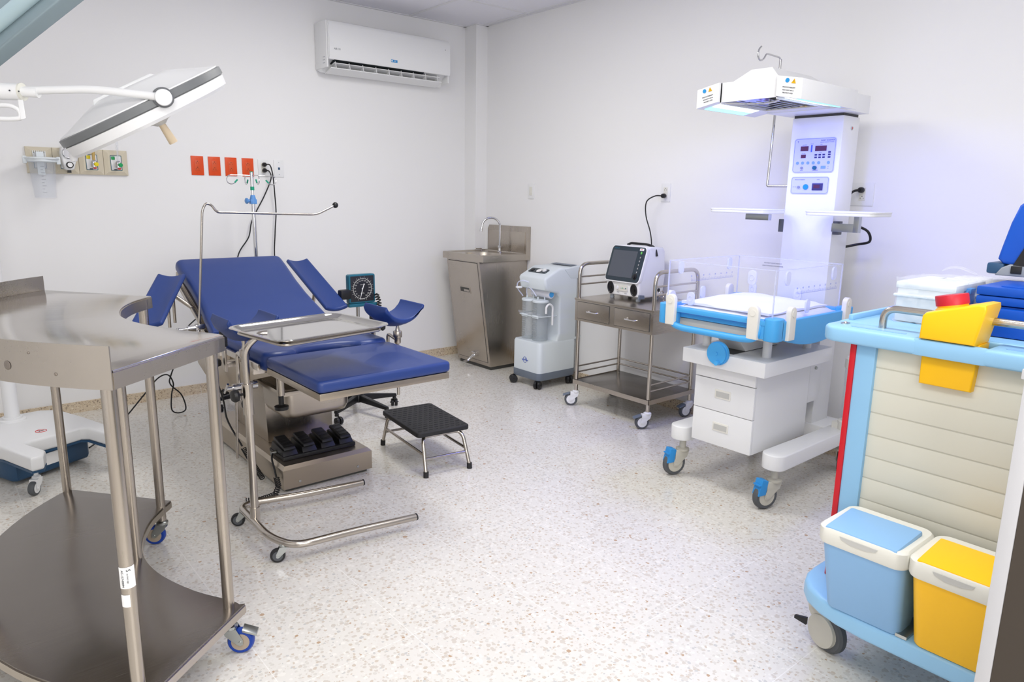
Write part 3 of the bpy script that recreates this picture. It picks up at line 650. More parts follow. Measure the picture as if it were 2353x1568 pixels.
# ------------------------------------------------------------------ instrument trolley
t = thing('instrument_trolley', 'stainless steel two-drawer instrument trolley with a railed lower shelf', 'trolley', (-.28, -2.105, 0))
tx0, tx1, ty0, ty1 = -.485, -.065, -2.415, -1.795
for x in (tx0, tx1):
    for y in (ty0, ty1):
        MB('tube').cyl((x, y, .108), (x, y, .60), .0125, n=16).build('leg', t)
q = MB('steel').box(tx0-.018, tx1+.018, ty0-.018, ty1+.018, .592, .735, .001).box(tx0-.022, tx1+.022, ty0-.022, ty1+.022, .728, .742, .003); q.build('drawer_case', t)
for (a, b) in ((-2.085, -1.80), (-2.41, -2.125)):
    q = MB('seam').box(tx0-.0195, tx0-.0175, a, b, .607, .722); q.m('steel').box(tx0-.022, tx0-.018, a+.003, b-.003, .610, .719, .0008); d = q.build('drawer', t)
    ym = (a+b)/2; MB('chrome').tube([V(tx0-.02, ym+.045, .664), V(tx0-.042, ym+.042, .664), V(tx0-.042, ym-.042, .664), V(tx0-.02, ym-.045, .664)], .0045, 8, .014).build('handle', d)
for y in (ty0-.004, ty1+.004):
    q = MB('tube').tube([V(tx0, y, .74), V(tx0, y, .965), V(tx1, y, .965), V(tx1, y, .74)], .0125, 14, .075, ); q.build('side_hoop', t)
    for z in (.83, .88): MB('tube').cyl((tx0, y, z), (tx1, y, z), .006, n=10).build('side_rail', t)
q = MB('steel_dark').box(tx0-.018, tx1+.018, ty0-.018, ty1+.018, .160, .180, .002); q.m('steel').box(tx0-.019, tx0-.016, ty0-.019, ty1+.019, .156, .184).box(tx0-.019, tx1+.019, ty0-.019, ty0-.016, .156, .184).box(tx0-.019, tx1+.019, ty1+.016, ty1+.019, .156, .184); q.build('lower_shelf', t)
for z in (.235, .275):
    MB('tube').cyl((tx0, ty0, z), (tx1, ty0, z), .0055, n=10).build('shelf_rail', t); MB('tube').cyl((tx0, ty1, z), (tx1, ty1, z), .0055, n=10).build('shelf_rail', t)
    MB('tube').cyl((tx1, ty0, z), (tx1, ty1, z), .0055, n=10).build('shelf_rail', t)
for x, y, a in ((tx0, ty0, 2.55), (tx0, ty1, 2.35), (tx1, ty0, 2.9), (tx1, ty1, 2.6)):
    caster(t, x, y, .115, .044, .026, a, 'white', 'rubber_g', 'white', brake='slate', hood=True)

# patient monitor standing on the trolley
t = thing('patient_monitor', 'white patient monitor with dark switched-off screen on the steel trolley', 'monitor', (-.2, -2.03, .745))
my0, my1 = -2.175, -1.882
side = [(-.325, .775), (-.335, .865), (-.262, 1.085), (-.235, 1.092), (-.11, 1.085), (-.09, 1.06), (-.075, .90), (-.09, .775), (-.11, .765), (-.30, .765)]
MB('white').prism(side, my0+.004, my1-.004, 'y', .014, 4).build('housing', t, angle=50)
sl = V(.073, 0, .220)     # screen slope, going up
fo = V(-.337, -2.0285, .868)
SX = Matrix.Diagonal((.665, 1, 1, 1))
F = frame(fo, (0, -1, 0), sl) @ SX
q = MB('white').at(F).prism(rrect(-.222, .222, -.012, .234, .035), .001-.02, .008, b=.004); q.build('front_frame', t)
q = MB('bezel').at(F).prism(rrect(-.213, .213, -.004, .227, .030), .006, .0105, b=.001); b_ = q.build('screen_bezel', t)
MB('screen').at(F).box(-.188, .118, .022, .198, .0095, .0115).build('screen', b_)
q = MB('greenled').at(F).cyl((.165, .190, .0105), (.165, .190, .0135), .009, n=16).m('offwhite')
q2 = MB('dgrey').at(F)
for k in range(5): q2.cyl((.166, .160-.024*k, .0105), (.166, .160-.024*k, .0125), .0085, n=16); q.m('offwhite').cyl((.166, .160-.024*k, .0125), (.166, .160-.024*k, .0129), .003, n=8)
q2.build('button', b_); q.build('button_mark', b_)
MB('black').at(F).lathe([(.021, .0105), (.020, .014), (.015, .015), (.013, .026), (.004, .027)], (.158, .033, 0)).build('rotary_knob', b_)
q = MB('teal').at(F).text('MONITOR', .013, Matrix.Translation((-.155, .211, .0106))); q.m('paper').box(.135, .185, .205, .220, .0105, .0112); q.m('red_s').box(.148, .170, .211, .214, .0112, .0116); q.build('front_label', b_)
Fl = frame((-.333, -2.0285, .818), (0, -1, 0), V(-.01, 0, .09)) @ SX
for s in (-1, 1):
    q = MB('black').at(Fl).lathe([(.040, -.004), (.040, .004), (.034, .006), (.030, .002), (.012, .002), (.012, .005), (.006, .005)], (s*.148, -.002, 0), n=26)
    q.build('ventilation_port', t)
q = MB('offwhite').at(Fl).prism(rrect(-.075, .070, -.016, .022, .006), -.002, .002).m('white').cyl((-.055, .003, .002), (-.055, .003, .008), .012, n=18)
for k, c in enumerate(('crease', 'green_s', 'crease', 'teal')): q.m(c).cyl((-.015+.022*k, .003, .001), (-.015+.022*k, .003, .005), .0045, n=10)
q.m('grey').text('PATIENT', .008, Matrix.Translation((-.05, -.027, .002))); q.text('OUTPUT', .008, Matrix.Translation((.045, -.030, .002))); q.build('connector_panel', t)
q = MB('grey')
for y in (my0+.035, my1-.035):
    for x in (-.30, -.12): q.lathe([(.014, .7425), (.016, .748), (.012, .768)], (x, y, 0), n=14)
q.build('foot', t)
q = MB('slate').hexa([V(-.335, my0-.001, .762), V(-.28, my0-.001, .762), V(-.28, my0+.01, .762), V(-.335, my0+.01, .762), V(-.33, my0-.001, .79), V(-.285, my0-.001, .785), V(-.285, my0+.01, .785), V(-.33, my0+.01, .79)]); q.build('corner_guard', t)
q = MB('black').tube([V(-.20, my1-.06, 1.090), V(-.19, my1-.08, 1.102), V(-.19, my0+.07, 1.102), V(-.185, my0+.012, 1.085), V(-.18, my0, 1.03)], .008, 10, .03); q.build('carry_handle', t)
MB('black').cyl((-.14, my0+.006, .81), (-.14, my0+.0, .81), .012).build('side_port', t)
# forceps lying on the trolley behind the warmer's wall
t = thing('forceps', 'steel ring-handled forceps lying on the trolley right of the monitor', 'forceps', (-.2, -2.37, .742))
q = MB('tube')
for s in (0, 1):
    q.tube([V(-.30+.022*math.cos(a*PI/8), -2.355+.03*s+.0*a, .79+.02*s+.022*math.sin(a*PI/8)) for a in range(17)], .0028, 8)
    q.tube([V(-.278, -2.355+.03*s, .79+.02*s), V(-.15, -2.365+.008*s, .77), V(-.075, -2.372, .755)], .0028, 8)
q.tube([V(-.30, -2.35, .7445), V(-.12, -2.38, .7445)], .0025, 8)
q.build('shaft', t)

# ------------------------------------------------------------------ infant warmer
t = thing('infant_warmer', 'tall white infant radiant warmer with glowing blue overhead lamps and clear cot', 'infant warmer', (-.6, -3.25, 0))
wy = -3.25
q = MB('white_m')
for y in (-2.99, -3.505):
    p = [(-.98+.075*math.cos(a)*1.0, y+.052*math.sin(a)) for a in [PI/2+PI*k/10 for k in range(11)]]
    q2 = MB('white_m').prism([(-.20, y-.045), (-.20, y+.045)]+[(-.92+.05*math.cos(a), y+.055*math.sin(a)) for a in [PI/2+PI*k/12 for k in range(13)]], .195, .268, 'z', .006); q2.build('base_leg', t)
MB('white_m').box(-.36, -.15, -3.50, -3.0, .19, .262, .006).build('base_crossbar', t)
MB('white_m').box(-.35, -.185, -3.38, -3.12, .26, 1.80, .004).build('column', t)
q = MB('white_m').box(-.50, -.35, -3.335, -3.165, .26, .632, .003); q.build('lower_post', t)
MB('white_m').box(-.47, -.36, -3.405, -3.36, .40, .63, .002).m('zinc').cyl((-.42, -3.405, .575), (-.42, -3.413, .575), .008).build('side_plate', t)
for y, a in ((-2.99, 2.8), (-3.505, 2.8)):
    caster(t, -.905, y, .195, .062, .032, a, 'greywheel', 'rubber_g', 'greywheel', hood=True)
    c = t.children[-1]
    MB('azure_d').at(rotz(a, (-.905, y, 0))).hexa([V(.06, -.024, .075), V(.10, -.024, .072), V(.10, .024, .072), V(.06, .024, .075), V(.05, -.024, .142), V(.082, -.024, .148), V(.082, .024, .148), V(.05, .024, .142)], .003).box(.075, .094, -.022, .022, .098, .104).box(.078, .098, -.022, .022, .118, .124).build('brake_pedal', c, 'bright blue brake pedal')
for y in (-3.0, -3.5): caster(t, -.24, y, .195, .062, .032, .4, 'greywheel', 'rubber_g', 'greywheel', brake='azure_d')
# drawer unit
MB('white_m').box(-.975, -.50, -3.42, -3.10, .242, .645, .003).build('drawer_cabinet', t)
for z0, z1 in ((.244, .409), (.412, .562)):
    d = MB('white_m').box(-.992, -.975, -3.42, -3.10, z0, z1, .0015).build('drawer', t)
    zc = (z0+z1)/2+.01
    MB('white_w').box(-.995, -.990, -3.30, -3.215, zc-.021, zc+.021, .0015).m('crease').hexa([V(-.9956, -3.293, zc-.014), V(-.994, -3.293, zc-.014), V(-.994, -3.222, zc-.014), V(-.9956, -3.222, zc-.014), V(-.9956, -3.293, zc+.013), V(-.994, -3.293, zc+.013), V(-.994, -3.222, zc+.013), V(-.9956, -3.222, zc+.013)]).build('recessed_handle', d)
MB('white_m').box(-.992, -.975, -3.42, -3.10, .566, .640, .0015).build('drawer_fascia', t)
MB('white_m').box(-1.045, -.44, -3.49, -3.055, .632, .700, .003).m('seam').box(-1.0, -.62, -3.30, -3.18, .7, .7008).build('platform', t)
MB('azure').cyl((-1.045, -3.255, .705), (-1.060, -3.255, .705), .055, n=32).cyl((-1.045, -3.255, .705), (-1.069, -3.255, .705), .050, n=32).cyl((-1.068, -3.27, .665), (-1.090, -3.27, .665), .010, n=16).cyl((-1.068, -3.255, .705), (-1.072, -3.255, .705), .008, n=16).build('tilt_crank', t, 'round blue crank disc')
for y in (-3.10, -3.42):
    for x in (-.92, -.56): MB('white_m').cyl((x, y, .70), (x, y, .86), .020, n=18).build('support_post', t)
q = MB('white_m').hexa([V(-.90, -3.30, .702), V(-.60, -3.30, .702), V(-.60, -3.18, .702), V(-.90, -3.18, .702), V(-1.0, -3.30, .80), V(-.70, -3.30, .80), V(-.70, -3.18, .80), V(-1.0, -3.18, .80)], .002); q.build('tilt_arm', t)
q = MB('dgrey')
MB('offwhite').box(-1.02, -.46, -3.47, -2.99, .79, .835, .004).build('tray_underplate', t)
# blue tray frame: rounded-rectangle ring with a sagging skirt on both long sides
bx0, bx1, by0, by1 = -1.10, -.41, -3.555, -2.93
q = MB('azure')
N = 40
def skirt(yo, yi):
    top, bot = [], []
    for k in range(N+1):
        u = k/N; x = bx0+.05+(bx1-bx0-.10)*u; sag = .092*math.sin(PI*min(1, max(0, u*.96+.02)))**.8
        top.append((x, .895)); bot.append((x, .840-sag*.62-.015))
    poly = bot+list(reversed(top)); q.prism(poly, min(yo, yi), max(yo, yi), 'y', .004)
skirt(by0, by0+.02); skirt(by1, by1-.02)
q.box(bx1-.05, bx1, by0+.01, by1-.01, .80, .895, .008)
q.prism(rrect(bx0, bx0+.085, by0, by0+.07, .028), .808, .905, 'z', .005); q.prism(rrect(bx0, bx0+.085, by1-.07, by1, .028), .808, .905, 'z', .005)
q.prism(rrect(bx1-.07, bx1, by0-.004, by0+.06, .02), .81, .905, 'z', .004); q.prism(rrect(bx1-.07, bx1, by1-.06, by1+.004, .02), .81, .905, 'z', .004)
q.box(bx0+.04, bx1-.03, by0+.03, by1-.03, .845, .865, .003)
q.build('cot_tray', t, 'bright blue cot tray')
q = MB('azure')
out = [(by0+.10, .878), (by0+.095, .83), (by0+.115, .80), (by0+.14, .79), (by1-.16, .79), (by1-.13, .80), (by1-.11, .83), (by1-.105, .878)]
# front rail with hand slot: top bar, bottom bar, two sides
q.box(bx0+.004, bx0+.05, by0+.05, by1-.05, .872, .895, .006)
q.tube([V(bx0+.02, by0+.085, .885), V(bx0+.004, by0+.09, .812), V(bx0-.006, by0+.15, .803), V(bx0-.006, by1-.15, .803), V(bx0+.004, by1-.09, .812), V(bx0+.02, by1-.085, .885)], .0155, 12, .04)
q.box(bx0+.008, bx0+.04, by0+.05, by0+.11, .812, .89, .006).box(bx0+.008, bx0+.04, by1-.11, by1-.05, .812, .89, .006)
q.build('front_handle', t, 'bright blue front handle with a long hand slot')
# white locks
for (x, y, a) in ((bx0-.004, by0+.105, 0), (bx0-.004, by1-.085, 0), (bx0+.105, by0-.004, 1), (bx1-.085, by0-.004, 1), (bx0+.105, by1+.004, 2), (bx1-.085, by1+.004, 2)):
    Fm = {0: frame((x, y, .885), (0, -1, 0), (0, 0, 1)), 1: frame((x, y, .885), (1, 0, 0), (0, 0, 1)), 2: frame((x, y, .885), (-1, 0, 0), (0, 0, 1))}[a]
    pl = [(-.025, -.075), (.025, -.075), (.026, .045)]+[(.026*math.cos(k*PI/10), .045+.026*math.sin(k*PI/10)) for k in range(1, 10)]+[(-.026, .045)]
    MB('white_w').at(Fm).prism(pl, -.012, .012, 'z', .004).cyl((0, .04, .010), (0, .04, .0145), .014, n=18).build('panel_lock', t)
# mattress and bedding
def cushion(name, x0, x1, y0, y1, z0, z1, r, key, puff=.012, lab=None, par=None):
    nx, ny = 14, 10; P = []
    for i in range(nx+1):
        row = []
        for j in range(ny+1):
            u, v = i/nx*2-1, j/ny*2-1
            z = z1+puff*((1-u*u)*(1-v*v))+.003*math.sin(7*u+3*v)+.002*math.sin(11*v-4*u) - .5*(z1-z0)*max(abs(u), abs(v))**14
            row.append(V((x0+x1)/2+u*(x1-x0)/2, (y0+y1)/2+v*(y1-y0)/2, z))
        P.append(row)
    t2 = bmesh.new(); A = [[t2.verts.new(p) for p in r_] for r_ in P]
    for i in range(nx):
        for j in range(ny): t2.faces.new((A[i][j], A[i+1][j], A[i+1][j+1], A[i][j+1]))
    per = [A[i][0] for i in range(nx+1)]+[A[nx][j] for j in range(1, ny+1)]+[A[i][ny] for i in range(nx-1, -1, -1)]+[A[0][j] for j in range(ny-1, 0, -1)]
    lo = [t2.verts.new(V(v.co.x, v.co.y, z0)) for v in per]
    for k in range(len(per)): t2.faces.new((per[k], lo[k], lo[(k+1) % len(per)], per[(k+1) % len(per)]))
    bmesh.ops.recalc_face_normals(t2, faces=t2.faces[:]); q = MB(key); q.add(t2); return q.build(name, par, lab, angle=70)
cushion('mattress', -1.035, -.455, -3.50, -2.985, .866, .905, .02, 'sheet', .014, None, t)
cushion('folded_sheet', -1.02, -.50, -3.47, -3.01, .905, .924, .02, 'sheet', .012, None, t)
# clear walls
az0, az1 = .897, 1.105
for nm, (a, b, c, d) in (('front', (-1.058, -1.051, -3.505, -2.955)), ('back', (-.470, -.463, -3.505, -2.955)), ('near', (-1.051, -.470, -3.512, -3.505)), ('far', (-1.051, -.470, -2.955, -2.948))):
    p = MB('acryl').box(a, b, c, d, az0, az1).build('clear_wall', t)
    q = MB('acryl_edge').box(a, b, c, d, az1, az1+.0025)
    if nm in ('front', 'back'): q.box(a, b, c-.004, c, az0, az1); q.box(a, b, d, d+.004, az0, az1)
    q.build('wall_edge', p)
    if nm in ('near', 'far'):   # height scale printed on the side walls
        sgn = 1; yy = (c+d)/2; yo = c-.0006 if nm == 'near' else c-.0008
        q = MB('inkblue').box(-1.0+.12, -.52, yo-.0004, yo, .995, .9958)
        for k in range(37): x = -.88+.36*k/36; q.box(x-.0004, x+.0004, yo-.0004, yo, .9955, .9955+(.010 if k % 5 else .015))
        for k, n in enumerate(('50', '45', '40', '35', '30', '25', '20', '15')): q.text(n, .011, frame((-.88+.05*k, yo-.0003, 1.020), (1, 0, 0), (0, 0, 1)), .0001)
        q.build('printed_scale', p)
        for xg, zg in ((-.97, 1.07), (-.56, 1.07), (-.78, .935)):
            MB('acryl_fit').at(frame((xg, yo-.002, zg), (1, 0, 0), (0, 0, 1))).prism(rrect(-.018, .018, -.032, .030, .017), -.004, .004, 'z', .001).build('cable_grommet', p)
    else:
        for yg, zg in (((-3.09, .940), (-3.40, 1.07)) if nm == 'front' else ((-3.05, .94), (-3.30, .94))):
            MB('acryl_fit').at(frame((a-.002, yg, zg), (0, -1, 0), (0, 0, 1))).prism(rrect(-.020, .020, -.034, .030, .019), -.004, .004, 'z', .001).tube([V(.011*math.cos(k*PI/8), .012*math.sin(k*PI/8)-.002, .004) for k in range(16)], .002, 6, closed=True).build('cable_grommet', p)
# instrument shelves on both sides of the column
for s, yc in ((1, -2.99), (-1, -3.515)):
    q = MB('white_m').prism(rrect(-.60, -.38, yc-.160, yc+.160, .035), 1.330, 1.348, 'z', .004); q.m('white').prism(rrect(-.602, -.378, yc-.162, yc+.162, .036), 1.344, 1.352, 'z', .002); sh = q.build('side_shelf', t)
    q = MB('zinc').box(-.50, -.47, min(yc, wy+s*.13)-.0, max(yc, wy+s*.13), 1.296, 1.326, .001) if s > 0 else MB('zinc').box(-.36, -.33, -3.50, -3.38, 1.25, 1.29, .001).box(-.37, -.34, -3.515, -3.49, 1.25, 1.33, .001)
    q.m('dgrey').box(-.345, -.31, *sorted((wy+s*.13, wy+s*.16)), 1.235, 1.30, .002); q.build('shelf_bracket', sh)
# control panels on the column
Fp = frame((-.3515, wy, 1.617), (0, -1, 0), (0, 0, 1))
q = MB('panelfilm').at(Fp).prism(rrect(-.107, .107, -.083, .083, .014), 0, .002); q.m('inkblue').tube([V(a, b, .002) for a, b in rrect(-.104, .104, -.080, .080, .013)], .0007, 4, closed=True); pn = q.build('control_panel', t)
q = MB('displayred').at(Fp).box(-.072, -.031, .022, .045, .002, .003).box(.004, .062, .020, .045, .002, .003).box(-.067, -.041, -.012, .005, .002, .003); q.m('inkblue').box(-.018, -.011, .016, .050, .002, .003); q.build('display_window', pn)
q = MB('film_dark').at(Fp)
for i in range(3):
    for j in range(2): q.box(.004+.020*i, .017+.020*i, -.002-.012*j, .006-.012*j, .002, .0028)
for j in range(3): q.box(.072, .085, .010-.012*j, .018-.012*j, .002, .0028)
q.build('indicator_window', pn)
for x in (-.082, -.055, -.027, .001, .029, .078): MB('film_btn').at(Fp).cyl((x, -.036, .002), (x, -.036, .0035), .0075, n=18).build('touch_button', pn)
MB('teal').at(Fp).cyl((.012, -.060, .002), (.012, -.060, .012), .0095, n=20).build('rotary_knob', pn)
MB('grey').at(Fp).cyl((-.057, -.060, .002), (-.057, -.060, .008), .006, n=16).build('jack_socket', pn)
MB('film_btn').at(Fp).box(.042, .066, -.065, -.051, .002, .004).build('rocker_switch', pn)
q = MB('ink').at(Fp).text('BABY WARMER', .010, Matrix.Translation((.065, .070, .002))); q.text('INFANT RADIANT WARMER', .0055, Matrix.Translation((.062, .061, .002))); q.text('SKIN TEMP', .0048, Matrix.Translation((-.052, .051, .002))); q.text('SET TEMP', .0045, Matrix.Translation((-.054, .010, .002))); q.text('HEATER', .0045, Matrix.Translation((-.014, .055, .002))); q.text('TIMER', .0045, Matrix.Translation((.033, .051, .002))); q.text('ALARM', .004, Matrix.Translation((.033, .012, .002))); q.text('SENSOR', .004, Matrix.Translation((-.057, -.073, .002))); q.text('LAMP CONTROL', .004, Matrix.Translation((.014, -.073, .002))); q.text('ON', .004, Matrix.Translation((.078, -.055, .002))); q.text('OFF', .004, Matrix.Translation((.078, -.064, .002)))
q.text('T', .014, Matrix.Translation((-.088, .066, .002))); q.build('printed_text', pn)
Fq = frame((-.3515, wy+.008, 1.472), (0, -1, 0), (0, 0, 1))
q = MB('panelfilm').at(Fq).prism(rrect(-.098, .098, -.042, .042, .012), 0, .002); q.m('inkblue').tube([V(a, b, .002) for a, b in rrect(-.095, .095, -.039, .039, .011)], .0007, 4, closed=True); pn = q.build('phototherapy_panel', t)
MB('sky').at(Fq).cyl((-.018, -.008, .002), (-.018, -.008, .006), .0135, n=24).build('power_button', pn)
MB('film_dark').at(Fq).box(.016, .070, -.024, .010, .002, .006, .001).m('displayred').box(.024, .056, -.014, .002, .006, .0065).build('hour_meter', pn)
MB('grey').at(Fq).cyl((-.055, -.009, .002), (-.055, -.009, .010), .006, n=16).build('selector_knob', pn)
MB('ink').at(Fq).text('PHOTOTHERAPY', .007, Matrix.Translation((-.052, .027, .002))).text('TIME', .007, Matrix.Translation((.043, .027, .002))).text('ON  OFF', .005, Matrix.Translation((-.078, -.008, .002))).build('printed_text', pn)
MB('crease').cyl((-.26, -3.381, 1.745), (-.26, -3.3835, 1.745), .0085, n=18).m('red_s').box(-.262, -.258, -3.3845, -3.383, 1.740, 1.750).build('round_sticker', t)
MB('ink').at(frame((-.47+.001, -3.15, 1.07), (0, -1, 0), (0, 0, 1))).text('DO NOT LEAVE INFANT', .009, Matrix.Translation((.0, .010, 0))).text('UNATTENDED ON WARMER', .009, Matrix.Translation((.0, -.004, 0))).build('wall_notice', t)
# heater hood
hx = -.97
q = MB('white_m')
q.hexa([V(hx, -3.395, 1.825), V(-.52, -3.40, 1.815), V(-.52, -3.095, 1.815), V(hx, -3.100, 1.825), V(hx, -3.395, 1.905), V(-.52, -3.40, 1.905), V(-.52, -3.095, 1.905), V(hx, -3.100, 1.905)], .002)
q.build('hood_shell', t) if False else None
q = MB('white_m')     # open-bottomed centre box: front, two sides, top
q.hexa([V(hx, -3.39, 1.822), V(hx+.006, -3.39, 1.822), V(hx+.006, -3.11, 1.822), V(hx, -3.11, 1.822), V(hx, -3.39, 1.905), V(hx+.006, -3.39, 1.905), V(hx+.006, -3.11, 1.905), V(hx, -3.11, 1.905)])
q.box(hx+.005, -.24, -3.39, -3.11, 1.899, 1.905)
for y in (-3.39, -3.116): q.box(hx, -.30, y, y+.006, 1.815, 1.905)
q.rings([[V(-.93, -3.37, 1.905), V(-.42, -3.37, 1.905), V(-.42, -3.13, 1.905), V(-.93, -3.13, 1.905)], [V(-.88, -3.30, 1.962), V(-.55, -3.30, 1.962), V(-.55, -3.20, 1.962), V(-.88, -3.20, 1.962)]])
q.box(-.52, -.205, -3.43, -3.075, 1.812, 1.895, .002)
q.build('hood', t)
MB('seam').box(-.345, -.195, -3.375, -3.125, 1.799, 1.813).build('pivot_gap', t)
MB('chrome').prism([(-.94, -3.375), (-.56, -3.375), (-.56, -3.125), (-.94, -3.125)], 1.896, 1.898).build('reflector_plate', t)
for s in (-1, 1):
    MB('chrome').hexa([V(-.93, wy+s*.05, 1.885), V(-.56, wy+s*.05, 1.885), V(-.56, wy+s*.052, 1.888), V(-.93, wy+s*.052, 1.888), V(-.93, wy+s*.11, 1.832), V(-.56, wy+s*.11, 1.832), V(-.56, wy+s*.112, 1.835), V(-.93, wy+s*.112, 1.835)]).build('reflector', t)
q = MB('white_w')
P = []
for k in range(13):
    a = k/12; y = -3.385+.27*a; x = hx+.03+.10*math.sin(PI*a); P.append((x, y))
q.prism(P+[(x+.016, y) for x, y in reversed(P)], 1.818, 1.823); q.build('grille_frame', t); MB('white_w').box(-.60, -.52, -3.385, -3.115, 1.816, 1.822).build('grille_plate', t)
for k in range(7): y = -3.355+.035*k; MB('zinc').cyl((-.90, y, 1.822), (-.56, y, 1.822), .002, n=8).build('grille_wire', t)
MB('warn').cyl((-.66, -3.34, 1.8155), (-.66, -3.34, 1.8145), .016, n=20).m('ink').box(-.665, -.655, -3.345, -3.335, 1.8138, 1.8146).build('warning_sticker', t)
MB('rubber_g').tube([V(-.90, wy, 1.862), V(-.58, wy, 1.862)], .007, 10).build('heating_element', t)
for s in (-1, 1):
    yi, yo = wy+s*.14, wy+s*.255
    zi0, zi1, zo0, zo1 = 1.824, 1.906, 1.802, 1.884
    a, b = (yi, yo)
    c = [V(hx-.015, a, zi0), V(-.50, a, zi0), V(-.50, b, zo0), V(hx-.015, b, zo0), V(hx-.015, a, zi1), V(-.50, a, zi1), V(-.50, b, zo1), V(hx-.015, b, zo1)]
    wg = MB('white_m').hexa(c, .0015).build('lamp_wing', t)
    ym = [a+(b-a)*k for k in (.14, .88)]; zf = lambda y: zi0+(zo0-zi0)*(y-a)/(b-a)
    MB('uvw').hexa([V(hx+.03, ym[0], zf(ym[0])-.003), V(-.62, ym[0], zf(ym[0])-.003), V(-.62, (ym[0]+ym[1])/2, zf((ym[0]+ym[1])/2)-.003), V(hx+.03, (ym[0]+ym[1])/2, zf((ym[0]+ym[1])/2)-.003), V(hx+.03, ym[0], zf(ym[0])-.001), V(-.62, ym[0], zf(ym[0])-.001), V(-.62, (ym[0]+ym[1])/2, zf((ym[0]+ym[1])/2)-.001), V(hx+.03, (ym[0]+ym[1])/2, zf((ym[0]+ym[1])/2)-.001)]).build('lamp_tube', wg)
    MB('uv').hexa([V(hx+.03, (ym[0]+ym[1])/2, zf((ym[0]+ym[1])/2)-.003), V(-.62, (ym[0]+ym[1])/2, zf((ym[0]+ym[1])/2)-.003), V(-.62, ym[1], zf(ym[1])-.003), V(hx+.03, ym[1], zf(ym[1])-.003), V(hx+.03, (ym[0]+ym[1])/2, zf((ym[0]+ym[1])/2)-.001), V(-.62, (ym[0]+ym[1])/2, zf((ym[0]+ym[1])/2)-.001), V(-.62, ym[1], zf(ym[1])-.001), V(hx+.03, ym[1], zf(ym[1])-.001)]).build('lamp_tube', wg)
    Fe = frame((hx-.0155, (a+b)/2, (zi0+zo1)/2+.001), V(0, -1, s*.19), (0, 0, 1))
    q = MB('sky').at(Fe).cyl((-.014, .024, 0), (-.014, .024, .0012), .009, n=18); q.m('warn').prism([(.006, .015), (.026, .015), (.016, .033)], 0, .0012); q.m('ink').text('!', .011, Matrix.Translation((.016, .023, .0013))).text('PHOTOTHERAPY', .0075, Matrix.Translation((0, -.003, .0002))).text('BLUE LIGHT 460 nm', .006, Matrix.Translation((0, -.014, .0002))).text('PROTECT EYES', .007, Matrix.Translation((0, -.025, .0002))); q.build('label', wg)
    l = area('phototherapy_light', (-.80, wy+s*.197, 1.800), .34, .075, 5.0, (.11, .14, 1.0), (s*-.0, 0, 0))
# side pole with hook and gas jar
q = MB('chrome').tube([V(-.26, -3.12, 1.47), V(-.26, -2.955, 1.47), V(-.235, -2.955, 2.04), V(-.235, -2.955, 2.118)], .007, 10, .01)
q.build('side_pole', t)
q = MB('chrome').tube([V(-.235, -2.955, 2.02), V(-.235, -2.955, 2.125), V(-.375, -2.955, 2.128), V(-.392, -2.955, 2.10), V(-.43, -2.955, 2.085), V(-.452, -2.955, 2.11), V(-.445, -2.955, 2.14), V(-.425, -2.955, 2.155)], .0045, 10, .022); q.build('drip_hook', t)
q = MB('white_w').lathe([(.058, .585), (.060, .59), (.060, .632), (.052, .640)], (-.30, -3.56+.0, 0), n=28); q.build('jar_lid', t)
MB('smoke').lathe([(.052, .30), (.056, .585)], (-.30, -3.56, 0), n=28).build('suction_jar', t)
MB('white_w').lathe([(.064, .262), (.064, .31), (.057, .315)], (-.30, -3.56, 0), n=28).box(-.34, -.30, -3.56, -3.48, .20, .30).build('jar_cup', t)
MB('black').tube(smooth([V(-.185, -3.30, 1.15), V(-.12, -3.40, 1.18), V(-.13, -3.47, 1.20), V(-.16, -3.47, 1.25), V(-.22, -3.44, 1.275), V(-.3, -3.42, 1.27)], 8), .0065, 10).build('cable', t)

# ------------------------------------------------------------------ emergency cart on the right
t = thing('medical_cart', 'cream and light blue emergency cart with red edge strip, at the right', 'cart', (-1.55, -4.6, 0))
kx0, kx1, ky0, ky1 = -1.765, -1.20, -5.02, -4.165
q = MB('cream').box(-1.742, kx1, ky0+.05, -4.19, .27, 1.0)
q.build('cabinet_body', t)
for k in range(11):
    z0 = .27+.0665*k; MB('cream').box(-1.752, -1.742, ky0+.07, -4.232, z0+.0015, z0+.065, .0025).build('side_slat', t)
MB('creamd').box(-1.7505, -1.7415, ky0+.05, -4.23, .27, 1.0).build('slat_backing', t)
for y0, y1 in ((-4.236, -4.180), (ky0, ky0+.06)): MB('cartblue').box(-1.765, -1.70, y0, y1, .26, 1.003, .006).build('corner_post', t)
MB('redstrip').box(-1.768, -1.735, -4.181, -4.164, .262, 1.003, .004).build('edge_strip', t, 'bright red edge strip')
MB('black').ball((-1.60, -4.145, .93), .013).build('lock_knob', t)
# top with bumper rim and a notch for the sharps box
nx0, ny0, ny1 = -1.690, -4.512, -4.352
q = MB('cartblue')
R1 = rrect(-1.812, -1.17, -5.06, -4.088, .05, 6)
q.prism([(-1.690, -5.06), (-1.20, -5.06)]+[(-1.17+0, -5.03)]+[(-1.17, -4.12), (-1.20, -4.088), (-1.690, -4.088)], 1.0, 1.045, 'z', .006)
q.prism([(-1.80, ny1), (-1.690, ny1), (-1.690, -4.088), (-1.762, -4.088)]+[(-1.762-.05*math.sin(a), -4.138+.05*math.cos(a)) for a in [k*PI/16 for k in range(1, 9)]]+[(-1.812, ny1)], 1.0, 1.045, 'z', .010)
q.prism([(-1.812, ny0), (-1.690, ny0), (-1.690, -5.06), (-1.80, -5.06)], 1.0, 1.045, 'z', .010)
q.box(-1.8125, -1.788, -4.520, -4.344, .9998, 1.0452, .009)
q.build('top_tray', t, angle=50)
